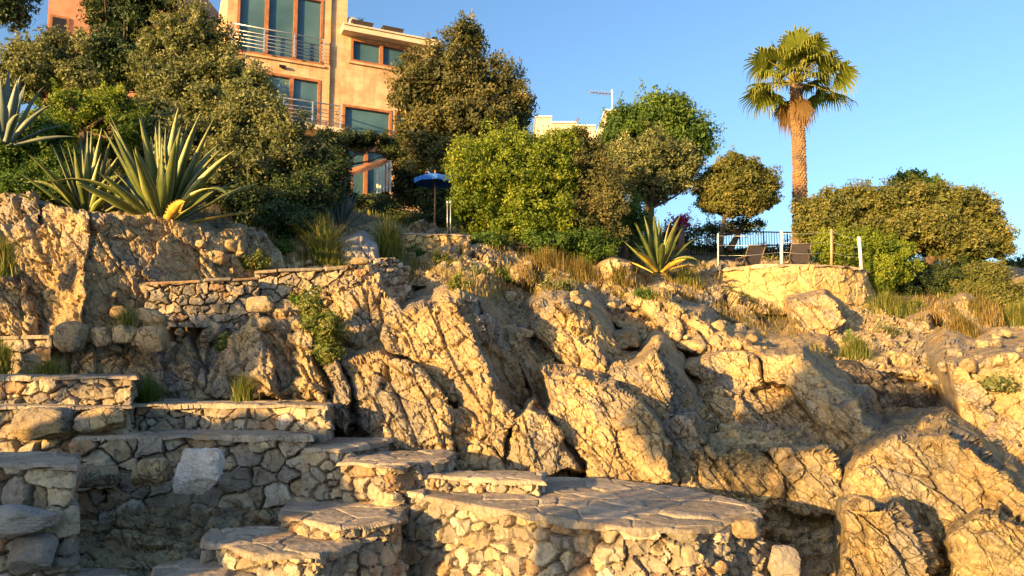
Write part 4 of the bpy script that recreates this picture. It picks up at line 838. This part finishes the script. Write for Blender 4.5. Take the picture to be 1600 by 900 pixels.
def agave(label, px, py, Y, L, nl, seed, mat=AGV, yellow=2, wd=0.15, spread=1.0, sq=(0, 0)):
    rg = np.random.default_rng(seed); b_ = P(px, py, Y); t = thing('agave', b_, label, 'agave')
    mb = MB(); mb.tube([b_ + np.array([0, 0, -0.1]), b_ + np.array([0, 0, 0.0]), b_ + np.array([0, 0, 0.3])], [wd * 0.3, wd * 0.45, wd * 0.1], 10, 0.2); mb.build('core', mat, t, True)
    for i in range(nl):
        f = i / nl; az = i * 2.39996 + rg.normal() * 0.15; el = R(87 - 74 * f ** 1.4 * spread) + rg.normal() * 0.06
        ln = L * rg.uniform(0.78, 1.08) * (1 - 0.25 * f ** 2); bend = R(rg.uniform(2, 30) * (0.3 + f)) + (R(60) if (rg.random() < 0.15 and f > 0.4) else 0)
        st_ = b_ + np.array([0, 0, -0.12]) + 0.10 * np.array([math.cos(az), math.sin(az), 0]) * (0.5 + f) + np.array([0, 0, 0.15 * (1 - f)])
        V, Q, a = agave_leaf(st_, az, el, ln, wd * rg.uniform(0.8, 1.15), bend, rg, rg.normal() * 0.5)
        yl = yellow and i >= nl - yellow
        o = mk('leaf', V, Q, AGY if yl else mat, t, {'rnd': a}, True)
        if yl: o['label'] = 'withered yellow leaf'
    return t
agave('largest agave, tall striped leaves fanning out on top of the left rock wall', 255, 342, 11.75, 1.8, 54, 3, yellow=4, wd=0.20)
agave('smaller agave with dense narrow leaves left of the largest one', 138, 332, 11.9, 1.3, 44, 4, yellow=2, wd=0.15)
agave('blue grey agave with drooping leaves cropped by the left edge', 8, 215, 12.2, 1.15, 22, 5, AGB, 0, 0.17, 0.9)
agave('lone yellow striped agave in the middle distance right of the bright bush', 1030, 418, 17.6, 1.35, 24, 6, yellow=4, wd=0.18, spread=1.0)
agave('shaded blue green agave behind the tall grass below the porch', 532, 345, 17, 1.0, 24, 7, AGB, 0, 0.10, 0.7)

# ------------------------------------------------------------------ palm
def palm(px, Y, ytop, ybase):
    b_ = P(px + 2, ybase, Y); top = P(px - 4, ytop, Y); t = thing('palm_tree', b_, 'tall fan palm standing alone against the sky at the right', 'palm tree')
    rg = np.random.default_rng(12); H = top[2] - b_[2]; n = 150; m_ = 26; V = []; rr = []
    for i in range(n):
        f = i / (n - 1); c = b_ + (top - b_) * f + np.array([0.07 * math.sin(f * 3), 0, 0]); r = 0.215 - 0.05 * f + (0.05 * (1 - f / 0.06) if f < 0.06 else 0)
        for k in range(m_):
            a = 2 * math.pi * k / m_; ph = (f * H / 0.17 + (k % 2) * 0.5) % 1.0; q = r * (1 + 0.30 * (1 - ph) ** 1.5 * (0.5 + 0.8 * ((math.sin(k * 12.9 + int(f * H / 0.17 + (k % 2) * .5) * 7.3) * 43758.5) % 1)))
            V.append(c + q * np.array([math.cos(a), math.sin(a), 0])); rr.append(1 - ph)
    Q = np.array([[i * m_ + k, i * m_ + (k + 1) % m_, (i + 1) * m_ + (k + 1) % m_, (i + 1) * m_ + k] for i in range(n - 1) for k in range(m_)])
    tr = mk('trunk', np.array(V), Q, PALMB, t, {'rnd': rr}, False)
    mb = MB()
    for i in range(760):
        f = rg.random(); a = rg.uniform(0, 6.283); c = b_ + (top - b_) * f + np.array([0.07 * math.sin(f * 3), 0, 0]); r = 0.21 - 0.05 * f; d = np.array([math.cos(a), math.sin(a), 0]); s_ = np.array([-d[1], d[0], 0]) * 0.035
        p0 = c + d * r * 0.9; p1 = p0 + d * 0.10 + np.array([0, 0, rg.uniform(0.03, 0.16)])
        mb.add([p0 - s_, p0 + s_, p1, p0 - np.array([0, 0, .05])], None, [[0, 1, 2], [1, 3, 2], [3, 0, 2]], a=rg.random())
    mb.build('leaf_stubs', PALMB, tr, False)
    nf = 38
    for i in range(nf):
        f = (i + 0.5) / nf; az = i * 2.39996 + rg.normal() * 0.2; el = R(78 - 100 * f); dry = i >= nf - 3
        if dry: el = R(rg.uniform(-70, -45))
        d = np.array([math.cos(az) * math.cos(el), math.sin(az) * math.cos(el), math.sin(el)]); pl = rg.uniform(0.95, 1.35) * (0.6 if dry else 1); sag = 0.25
        h0 = top + np.array([0, 0, 0.05]); mb = MB(); p1 = h0 + d * pl * 0.5 + np.array([0, 0, 0.03]); p2 = h0 + d * pl + np.array([0, 0, -sag * 0.4])
        mb.tube([h0, p1, p2], [0.03, 0.022, 0.016], 5, 0.9)
        dd = (p2 - p1); dd /= np.linalg.norm(dd); s_ = np.cross(dd, [0, 0, 1.]); s_ /= np.linalg.norm(s_) + 1e-9; nn = np.cross(s_, dd); roll = rg.normal() * 0.35
        s2 = s_ * math.cos(roll) + nn * math.sin(roll); nn = np.cross(s2, dd); Lb = rg.uniform(0.68, 0.9) * (0.7 if dry else 1)
        for k in range(30):
            th = R(-112 + 224 * k / 29); e = dd * math.cos(th) + s2 * math.sin(th) + nn * 0.12 * math.cos(th * 2); e /= np.linalg.norm(e); ln = Lb * (0.62 + 0.38 * math.cos(th * 0.6)) * rg.uniform(0.9, 1.08)
            wv = np.cross(e, nn); wv /= np.linalg.norm(wv) + 1e-9; ww = 0.042; a_ = p2 + e * 0.04; b2 = p2 + e * ln * 0.55 - np.array([0, 0, 0.04]); dr = rg.uniform(0.22, 0.6) * (1.2 if dry else 1)
            c2 = p2 + e * ln * 0.86 - np.array([0, 0, dr * 0.38]); d2 = p2 + e * ln * 0.97 - np.array([0, 0, dr])
            mb.add([a_ - wv * ww * .3, a_ + wv * ww * .3, b2 + wv * ww, b2 - wv * ww, c2 + wv * ww * .5, c2 - wv * ww * .5, d2], [[0, 1, 2, 3], [3, 2, 4, 5]], [[5, 4, 6]], a=np.array([.3, .3, .45, .45, .7, .7, 1.0]) * rg.uniform(0.55, 1.0))
        o = mb.build('frond', L_PALMD if dry else L_PALM, t, False)
        if dry: o['label'] = 'dead brown hanging frond'
    return t
palm(1247, 24, 132, 404)

# ------------------------------------------------------------------ the balconied house
HO = P(513, 100, 32); HU = np.array([0.906, 0.423, 0]); HN = np.array([0.423, -0.906, 0]); HZ = np.array([0, 0, 1.])
def fuv(px, py, off=0.0):
    a, dy, dz = rays(px, py); d = np.array([float(a), float(dy), float(dz)]); t = ((HO + HN * off) @ HN) / (d @ HN); q = d * t - HO
    return q @ HU, q[2]
def hp(u, z, n): return HO + HU * u + HZ * z + HN * n
def hbox(mb, u0, u1, z0, z1, n0, n1, a=0.5): mb.box(hp(u0, z0, n0), HU * (u1 - u0), HN * (n1 - n0), HZ * (z1 - z0), a)
def U(px, py=100, off=0.0): return fuv(px, py, off)[0]
def Zf(px, py, off=0.0): return fuv(px, py, off)[1]
m, nt_, bs = newmat('peach_stone_facing'); co = N(nt_, 'ShaderNodeTexCoord').outputs['Object']
mp = N(nt_, 'ShaderNodeMapping'); mp.inputs['Rotation'].default_value = (R(90), 0, -math.atan2(HU[1], HU[0])); 
vm = N(nt_, 'ShaderNodeCombineXYZ'); dt = N(nt_, 'ShaderNodeVectorMath', operation='DOT_PRODUCT'); dt.inputs[1].default_value = HU.tolist(); nt_.links.new(co, dt.inputs[0])
sp = N(nt_, 'ShaderNodeSeparateXYZ'); nt_.links.new(co, sp.inputs[0]); nt_.links.new(dt.outputs['Value'], vm.inputs[0]); nt_.links.new(sp.outputs[2], vm.inputs[1])
bk = N(nt_, 'ShaderNodeTexBrick'); nt_.links.new(vm.outputs[0], bk.inputs['Vector']); bk.inputs['Scale'].default_value = 1.0; bk.inputs['Brick Width'].default_value = 0.55; bk.inputs['Row Height'].default_value = 0.3
bk.inputs['Mortar Size'].default_value = 0.006; bk.inputs['Color1'].default_value = (0.62, 0.42, 0.24, 1); bk.inputs['Color2'].default_value = (0.74, 0.53, 0.32, 1); bk.inputs['Mortar'].default_value = (0.5, 0.35, 0.22, 1)
c = mix(nt_, bk.outputs['Color'], ramp(nt_, noise(nt_, co, 1.1, 6, 0.7), [(0.3, (0.66, 0.56, 0.46)), (0.6, (1, 1, 1))]), 0.9, 'MULTIPLY')
sm = N(nt_, 'ShaderNodeMapping'); sm.inputs['Scale'].default_value = (3, 3, 0.25); nt_.links.new(co, sm.inputs[0])
c = mix(nt_, c, ramp(nt_, noise(nt_, sm.outputs[0], 1.5, 6, 0.7), [(0.38, (0.7, 0.62, 0.55)), (0.55, (1, 1, 1))]), 0.55, 'MULTIPLY')
nt_.links.new(c, bs.inputs['Base Color']); bs.inputs['Roughness'].default_value = 0.9; PEACH = m
WOOD = simple('red_brown_wood', (0.34, 0.14, 0.055), 0.5, 0, 0.25, 5)
CREAM = simple('cream_render', (0.62, 0.52, 0.38), 0.85, 0, 0.1, 3)
PINK = simple('pink_render', (0.55, 0.25, 0.15), 0.9, 0, 0.2, 1.5)
m, nt_, bs = newmat('teal_glass'); bs.inputs['Roughness'].default_value = 0.08
nt_.links.new(ramp(nt_, noise(nt_, N(nt_, 'ShaderNodeTexCoord').outputs['Object'], 0.6, 3), [(0.35, (0.05, 0.12, 0.16)), (0.7, (0.10, 0.20, 0.25))]), bs.inputs['Base Color']); bs.inputs['Specular IOR Level'].default_value = 0.35; bs.inputs['Alpha'].default_value = 0.86; GLASS = m
STEEL = simple('pale_steel', (0.55, 0.56, 0.56), 0.35, 0.6, 0.05, 8, 0)
DARKM = simple('dark_metal', (0.03, 0.03, 0.035), 0.5, 0.5, 0.2, 8, 0)
WHITE = simple('white_paint', (0.75, 0.73, 0.68), 0.6, 0, 0.08, 8, 0)
BLUE = simple('blue_canvas', (0.03, 0.17, 0.62), 0.8, 0, 0.2, 5)
TERRA = simple('dark_planter', (0.05, 0.035, 0.03), 0.7, 0, 0.2, 8)
def zz(py, px=513): return Zf(px, py)
h = thing('balconied_house', hp(0, zz(330), 0), 'tall peach coloured house with teal windows and steel balconies at the top left', 'house')
GRD = zz(335) - 0.6
wins = [  # px0, py0, px1, py1, panes
  (370, -14, 505, 92, 3), (408, 118, 500, 215, 2), (548, 68, 642, 104, 2), (535, 168, 612, 214, 1), (616, 176, 672, 222, 1), (536, 232, 606, 328, 2), (616, 262, 668, 320, 1)]
def wrect(wd):
    x0, y0, x1, y1, n = wd; u0 = U(x0, (y0 + y1) / 2); u1 = U(x1, (y0 + y1) / 2); xm = (x0 + x1) / 2
    return u0, u1, Zf(xm, y1), Zf(xm, y0)
rects = [wrect(x) for x in wins]
def facade(u0, u1, z0, z1, holes, n0, n1, name, mat):
    us = sorted({u0, u1, *[v for r in holes for v in r[:2] if u0 < v < u1]}); zs = sorted({z0, z1, *[v for r in holes for v in r[2:] if z0 < v < z1]}); mb = MB()
    for a, b2 in zip(us[:-1], us[1:]):
        for c, d in zip(zs[:-1], zs[1:]):
            um, zm = (a + b2) / 2, (c + d) / 2
            if not any(r[0] < um < r[1] and r[2] < zm < r[3] for r in holes): hbox(mb, a, b2, c, d, n0, n1)
    return mb.build(name, mat, h)
uL, uM, uR = U(352), U(541), U(668, 120)
zroof = Zf(600, 66); ztop = Zf(450, -70)
facade(uL, uM, GRD, ztop, rects, -0.4, 0, 'wall', PEACH)
facade(uM, uR, GRD, zroof, rects, -0.4, 0.0, 'wall', PEACH)
mb = MB(); hbox(mb, uL, uL + 0.3, GRD, ztop, -9, -0.4); mb.build('wall', PEACH, h)
mb = MB(); hbox(mb, uM - 0.3, uM, zroof, ztop, -9, -0.4); mb.build('wall', PEACH, h)
mb = MB(); hbox(mb, uR - 0.3, uR, GRD, zroof, -9, -0.4); mb.build('wall', PEACH, h)
mb = MB(); hbox(mb, uL, uR, GRD, ztop - 3, -9.3, -9); mb.build('wall', PEACH, h)
mb = MB(); hbox(mb, uL + 0.3, uM - 0.3, ztop - 0.3, ztop, -9, -0.4); mb.build('roof', CREAM, h)
mb = MB(); hbox(mb, uM - 0.28, uR + 0.35, zroof, zroof + 0.24, -9, 0.55); hbox(mb, uM - 0.28, uR + 0.42, zroof + 0.24, zroof + 0.31, -9, 0.62); mb.build('roof', CREAM, h)
for i, (r, wd) in enumerate(zip(rects, wins)):
    u0, u1, z0, z1 = r; n = wd[4]; fw = 0.11; mb = MB()
    hbox(mb, u0 + .002, u0 + fw, z0 + .002, z1 - .002, -0.2, 0.03); hbox(mb, u1 - fw, u1 - .002, z0 + .002, z1 - .002, -0.2, 0.03)
    hbox(mb, u0 + fw, u1 - fw, z0 + .002, z0 + fw, -0.2, 0.03); hbox(mb, u0 + fw, u1 - fw, z1 - fw, z1 - .002, -0.2, 0.03)
    for k in range(1, n): uu = u0 + (u1 - u0) * k / n; hbox(mb, uu - 0.08, uu + 0.08, z0 + fw, z1 - fw, -0.19, 0.02)
    w_ = mb.build('window', WOOD, h)
    for k in range(n):
        if (i + k) % 3 == 1: mb = MB(); cu0 = u0 + (u1 - u0) * k / n + 0.1; [mb.tube([hp(cu0 + 0.07 * q_, z0 + fw, -0.3 + 0.02 * (q_ % 2)), hp(cu0 + 0.07 * q_, z1 - fw, -0.3 + 0.02 * (q_ % 2))], 0.045, 6) for q_ in range(6)]; mb.build('curtain', WHITE, w_, True)
        a = u0 + (u1 - u0) * k / n + 0.085; b2 = u0 + (u1 - u0) * (k + 1) / n - 0.085; mb = MB(); hbox(mb, a, b2, z0 + fw, z1 - fw, -0.14, -0.11); mb.build('pane', GLASS, w_)
    if i in (0, 1, 2): mb = MB(); hbox(mb, u0 - 0.1, u1 + 0.1, z0 - 0.10, z0 - .003, -0.05, 0.09); mb.build('sill', PEACH, w_)
mb = MB(); mb.tube([hp(U(515), GRD, 0.06), hp(U(515), ztop, 0.06)], 0.04, 8); mb.build('drainpipe', WOOD, h)
def railing(u0, u1, zb, n_, side, label=None):
    t = bpy.data.objects.new('balcony', None); COL.objects.link(t); t.parent = h; t['_o'] = h['_o']; H_ = 1.0
    mb = MB(); pts = [hp(u0, 0, 0.02), hp(u0, 0, n_), hp(u1, 0, n_), hp(u1, 0, 0.02)]
    for z in (0.08, 0.24, 0.40, 0.56, 0.72, 0.98):
        if n_ > 0.3: mb.tube([p + HZ * (zb + z) for p in (pts if side else pts[1:3])], 0.016 if z < .9 else 0.028, 6)
        else: mb.tube([p + HZ * (zb + z) for p in pts[1:3]], 0.016 if z < .9 else 0.028, 6)
    mb.build('railing', STEEL, t, True)
    for k in range(4): uu = u0 + (u1 - u0) * k / 3; mb = MB(); hbox(mb, uu - .025, uu + .025, zb - 0.05, zb + H_, n_ - .03, n_ + .03); mb.build('post', STEEL, t)
    if side: mb = MB(); hbox(mb, u0 - 0.1, u1 + 0.1, zb - 0.22, zb - 0.02, 0.002, n_ + 0.1); mb.build('slab', CREAM, t)
railing(rects[0][0] - 0.15, rects[0][1] + 0.0, rects[0][2] + 0.15, 0.22, False)
railing(U(395, 190, 1.1), U(532, 190, 1.1), Zf(470, 192, 1.1), 1.1, True)
mb = MB(); c_ = hp(U(441, 105), Zf(441, 105), 0.1); mb.tube([c_ - HU * 0.14, c_ + HU * 0.14], 0.07, 8); mb.build('wall_lamp', DARKM, h)
for x in (564, 612):                                                    # planters on the flat roof
    u = U(x, 55); t = thing('planter', hp(u, zroof + 0.31, 0.1), ('dark planter with spiky plant on the flat roof, left one' if x == 564 else 'plain dark planter on the flat roof, right one'), 'planter')
    mb = MB(); p0 = hp(u - 0.42, zroof + 0.315, -0.1); V = []
    for (zz_, g_) in ((0, 0.0), (0.30, 0.06)):
        V += [hp(u - 0.42 - g_, zroof + 0.315 + zz_, -0.15 - g_), hp(u + 0.42 + g_, zroof + 0.315 + zz_, -0.15 - g_), hp(u + 0.42 + g_, zroof + 0.315 + zz_, 0.25 + g_), hp(u - 0.42 - g_, zroof + 0.315 + zz_, 0.25 + g_)]
    mb.add(V, [[0, 1, 2, 3], [7, 6, 5, 4], [0, 4, 5, 1], [1, 5, 6, 2], [2, 6, 7, 3], [3, 7, 4, 0]]); mb.build('pot', TERRA, t)
    mb = MB(); hbox(mb, u - 0.50, u + 0.50, zroof + 0.616, zroof + 0.67, -0.22, 0.32); mb.build('rim', TERRA, t)
    if x == 564:
        rg = np.random.default_rng(3); V, Q, Tt, rr = blades(np.array([hp(u, zroof + 0.66, 0)] * 30), 0.3, rg, 0.03, 1.2); mk('plant', V, [Q, Tt], L_DARK, t, {'rnd': rr}, False)
t = thing('satellite_dish', hp(uM + 0.12, Zf(545, 50), -0.2), 'pale round satellite dish on the house wall above the flat roof', 'satellite dish')
V, Q = ball(7, 20); V = V[: 4 * 20] * np.array([0.42, 0.42, 0.14]); Q = Q[: 3 * 20]; V = np.stack([V[:, 0], V[:, 2] * -1, V[:, 1]], -1); mk('dish', V + hp(uM + 0.22, Zf(548, 38), -0.1), Q, STEEL, t, {'rnd': [0.5] * 80})
mb = MB(); mb.tube([hp(uM + 0.0, Zf(548, 40), -0.35), hp(uM + 0.22, Zf(548, 38), -0.15)], 0.025, 6); mb.build('arm', STEEL, t)
t = thing('floodlight', hp(uR + 0.1, zroof + 0.31, 0.5), 'small white camera like lamp at the right end of the flat roof', 'lamp')
mb = MB(); hbox(mb, uR + 0.05, uR + 0.3, zroof + 0.33, zroof + 0.47, 0.35, 0.55); mb.build('head', DARKM, t); mb = MB(); hbox(mb, uR + 0.36, uR + 0.44, zroof - 0.35, zroof + 0.2, 0.4, 0.52); mb.build('bracket', WHITE, t)
# porch with its little roof and white slats
t = thing('porch', P(570, 330, 27), 'small wooden porch with a red brown lean-to roof at the foot of the house', 'porch'); mb = MB()
a, b2, c, d = P(545, 268, 28), P(598, 252, 27.5), P(606, 256, 26.3), P(548, 276, 26.8); e = np.array([0, 0, 0.1])
mb.add([a, b2, c, d, a + e, b2 + e, c + e, d + e], [[0, 1, 2, 3], [7, 6, 5, 4], [0, 4, 5, 1], [1, 5, 6, 2], [2, 6, 7, 3], [3, 7, 4, 0]]); mb.build('roof', WOOD, t)
for x, y in ((549, 277), (604, 258)): mb = MB(); q = P(x, y, 26.6); mb.box(q - np.array([.06, .06, 2.2]), (0.12, 0, 0), (0, 0.12, 0), (0, 0, 2.2)); mb.build('post', WOOD, t)
t = thing('slat_fence', P(597, 302, 25), 'short white slatted fence beside the porch', 'fence')
for k in range(5): mb = MB(); q = P(588 + 5 * k, 302 - k, 25 + 0.15 * k); mb.box(q, (0.065, 0, 0), (0, 0.025, 0), (0, 0, 0.85 + 0.06 * k)); mb.build('slat', WHITE, t)
mb = MB(); mb.box(P(587, 297, 25.03), P(610, 292, 25.65) - P(587, 297, 25.03), (0, 0.03, 0), (0, 0, 0.06)); mb.build('rail', WHITE, t)
t = thing('parasol', P(680, 345, 21.5), 'open blue parasol on the house terrace behind the bright bush', 'parasol')
c_ = P(680, 270, 21.5); mb = MB(); n = 8; R_ = 0.62; V = [c_]; 
for k in range(n): a = 2 * math.pi * k / n + 0.2; V.append(c_ + np.array([math.cos(a) * R_, math.sin(a) * R_, -0.2]))
for k in range(n): V.append(V[1 + k] + np.array([0, 0, -0.13]))
mb.add(V, [[1 + k, 1 + (k + 1) % n, 9 + (k + 1) % n, 9 + k] for k in range(n)], [[0, 1 + k, 1 + (k + 1) % n] for k in range(n)]); mb.build('canopy', BLUE, t)
mb = MB(); mb.tube([c_ + np.array([0, 0, 0.08]), c_ - np.array([0, 0, 2.2])], 0.025, 8); mb.build('pole', WOOD, t)
for k in range(n): mb = MB(); mb.tube([c_ - np.array([0, 0, 0.05]), V[1 + k] - np.array([0, 0, .02])], 0.01, 5); mb.build('rib', WOOD, t)
# pink house and far white building
h2 = thing('pink_house', P(120, 200, 36), 'pink rendered house half hidden behind the trees at the top left', 'house')
o_ = P(60, 250, 36); ex = P(262, 250, 39) - o_; ex[2] = 0; mb = MB(); mb.box(o_, ex, (0, 8, 0), (0, 0, 12)); mb.build('wall', PINK, h2)
un = ex / np.linalg.norm(ex); nn_ = np.array([un[1], -un[0], 0])
for px_ in (92, 228):
    q = P(px_, 45, 36.2 if px_ == 92 else 38.2); s_ = (q - o_) @ un; q = o_ + un * s_ + HZ * (q[2] - o_[2]) - HZ * 0.6 + nn_ * 0.003
    mb = MB(); mb.box(q - un * 0.42 , un * 0.84, nn_ * 0.06, HZ * 1.3); w_ = mb.build('window', WOOD, h2); mb = MB(); mb.box(q - un * 0.3 + nn_ * 0.062 + HZ * 0.12, un * 0.6, nn_ * 0.01, HZ * 1.06); mb.build('pane', DARKM, w_)
mb = MB(); mb.box(o_ - un * 0.4 + nn_ * 0.5 + HZ * 12, un * (np.linalg.norm(ex) + 0.8), -nn_ * 9, HZ * 0.25); mb.build('roof', CREAM, h2)
h3 = thing('white_building', P(880, 300, 60), 'distant pale building with a stepped flat roof behind the treetops', 'building')
for (x0, y0, x1) in ((838, 184, 863), (863, 193, 902), (902, 198, 932), (948, 174, 966)):
    q0, q1 = P(x0, 300, 60), P(x1, 300, 60); zt_ = P(x0, y0, 60)[2]; mb = MB(); mb.box((q0[0], 60, 4), (q1[0] - q0[0] - .01, 0, 0), (0, 8 - (x0 % 7) * .3, 0), (0, 0, zt_ - 4)); w_ = mb.build('wall', CREAM, h3)
    mb = MB(); mb.box((q0[0] - .1, 59.85, zt_ + .003), (q1[0] - q0[0] + .1, 0, 0), (0, 8.3 - (x0 % 7) * .3, 0), (0, 0, 0.14)); mb.build('parapet', WHITE, w_)
t = thing('antenna', P(957, 180, 58), 'thin television antenna sticking up above the deep green tree', 'antenna')
mb = MB(); mb.tube([P(957, 185, 58), P(957, 141, 58)], 0.09, 6); mb.build('mast', STEEL, t); mb = MB(); mb.tube([P(921, 144, 58), P(958, 147, 58)], 0.05, 6)
for k in range(7): q = P(923 + 5 * k, 144.2 + .4 * k, 58); mb.tube([q - np.array([0, 0.5, 0]), q + np.array([0, .5, 0])], 0.03, 5)
mb.build('boom', STEEL, t)

# ------------------------------------------------------------------ terrace furniture, posts, railings
PG = 'metal posts along the round terrace'
names = ['thin wire fence post at the left end of the round wall', 'stout pale fence post behind the middle agave side of the chairs', 'brown tinted fence post in front of the feathery bush', 'bright white leaning fence post at the right end of the round wall']
pp = [(1122, 418, 365, 19.0, 0.02), (1221, 412, 361, 18.5, 0.038), (1299, 414, 358, 18.6, 0.034), (1346, 420, 370, 18.9, 0.042)]
names[1] = 'stout pale fence post between the two deck chairs'
for nme, (x, y0, y1, Y, r) in zip(names, pp):
    a = P(x, y0, Y); a[2] = zt - 0.02; b2 = P(x - (4 if x == 1346 else 0), y1, Y); mb = MB(); mb.tube([a, b2], r, 10); o = mb.build('fence_post', WHITE if x != 1299 else simple('old_post', (0.34, 0.26, 0.15)), None, True); tag(o, nme, 'post', PG)
mb = MB()
for f in (0.35, 0.65, 0.93):
    for (x, y0, y1, Y, r), (x2, y2, y3, Y2, r2) in zip(pp[:-1], pp[1:]):
        a = P(x, y0, Y) * (1 - f) + P(x, y1, Y) * f; b2 = P(x2, y2, Y2) * (1 - f) + P(x2, y3, Y2) * f; md = (a + b2) / 2 - np.array([0, 0, 0.04]); mb.tube([a, md, b2], 0.004, 5)
tag(mb.build('wire_rope', STEEL, None, True), 'thin wires strung between the terrace fence posts', 'wire')
t = thing('iron_railing', P(1170, 402, 25), 'dark iron railing with upright bars behind the deck chairs', 'railing')
A, B = P(1080, 404, 24.5), P(1268, 406, 25.5); mb = MB()
for z in (0.12, 0.95): mb.tube([A + HZ * z, B + HZ * z], 0.022, 6)
mb.build('rail', DARKM, t, True); mb = MB()
for k in range(46): q = A + (B - A) * k / 45; mb.tube([q + HZ * 0.0, q + HZ * 0.98], 0.011 if k % 9 else 0.025, 5)
mb.build('bars', DARKM, t, True)
BRONZE = simple('dull_bronze', (0.16, 0.12, 0.09), 0.5, 0.3, 0.1, 8, 0)
FAB = simple('grey_mauve_sling', (0.06, 0.052, 0.062), 0.8, 0, 0.15, 20)
def deck_chair(px, Y, label, rot):
    o = P(px, 410, Y); o[2] = zt + 0.04; c, s = math.cos(rot), math.sin(rot)
    def q(x, y, z): x, y, z = x * 0.86, y * 0.86, z * 0.74; return o + np.array([x * c - y * s, x * s + y * c, z])
    t = thing('deck_chair', o, label, 'chair', 'deck chairs on the round terrace')
    # faces away (+y): the back leans towards the camera
    mb = MB(); A = [q(-.28, .05, .34), q(.28, .05, .34), q(.28, -.32, .98), q(-.28, -.32, .98)]; e = q(0, .02, .012) - q(0, 0, 0)
    mb.add(A + [x + e for x in A], [[3, 2, 1, 0], [4, 5, 6, 7], [0, 1, 5, 4], [1, 2, 6, 5], [2, 3, 7, 6], [3, 0, 4, 7]]); mb.build('backrest', FAB, t)
    mb = MB(); A = [q(-.28, .05, .34), q(.28, .05, .34), q(.28, .52, .40), q(-.28, .52, .40)]; e = np.array([0, 0, .012]); mb.add(A + [x + e for x in A], [[3, 2, 1, 0], [4, 5, 6, 7], [0, 1, 5, 4], [1, 2, 6, 5], [2, 3, 7, 6], [3, 0, 4, 7]]); mb.build('seat', FAB, t)
    mb = MB()
    for sx in (-.3, .3): mb.tube([q(sx, .54, .4), q(sx, .05, .35), q(sx, -.33, 1.0)], .016, 6)
    mb.tube([q(-.3, -.33, 1.0), q(.3, -.33, 1.0)], .016, 6); mb.tube([q(-.3, .54, .4), q(.3, .54, .4)], .016, 6); mb.build('frame', BRONZE, t, True)
    for sx in (-.32, .32): mb = MB(); mb.tube([q(sx, .45, .6), q(sx, -.2, .62)], .02, 6); mb.build('armrest', BRONZE, t, True)
    for sx in (-.31, .31):
        for y0, y1, z1 in ((.5, .42, .6), (-.28, -.05, .62)): mb = MB(); mb.tube([q(sx, y0, 0), q(sx, y1, z1)], .014, 6); mb.build('leg', BRONZE, t, True)
deck_chair(1175, 20.3, 'left grey sling chair leaning back on the round terrace', 0.25)
deck_chair(1248, 20.0, 'right mauve grey sling chair beside the feathery bush', -0.05)
# hand rail posts by the garden path and the path itself
for x, lb in ((699, 'left one of the two thin metal posts by the garden path'), (704, 'right one of the two thin metal posts by the garden path')):
    mb = MB(); a = P(x, 367, 17.2); mb.tube([a, P(x, 316 if x == 699 else 320, 17.2)], 0.014, 6); mb.tube([P(x, 318, 17.2), P(x, 318, 17.2) + np.array([0, 0, 0.06])], 0.028, 6); tag(mb.build('rail_post', STEEL, None, True), lb, 'post')
step_block('thin flagstone edge of the garden path at the top of the slope', [(float(a), float(b2)) for a, b2 in [P(632, 366, 16.2)[:2], P(735, 372, 16.4)[:2], P(735, 366, 17.6)[:2], P(635, 362, 17.6)[:2]]], float(P(680, 366, 16.4)[2]), float(P(680, 366, 16.4)[2]) - 0.5, (-1, 2), 41, 0.15, world=True, name='path_step', group=None, wmat=pal)
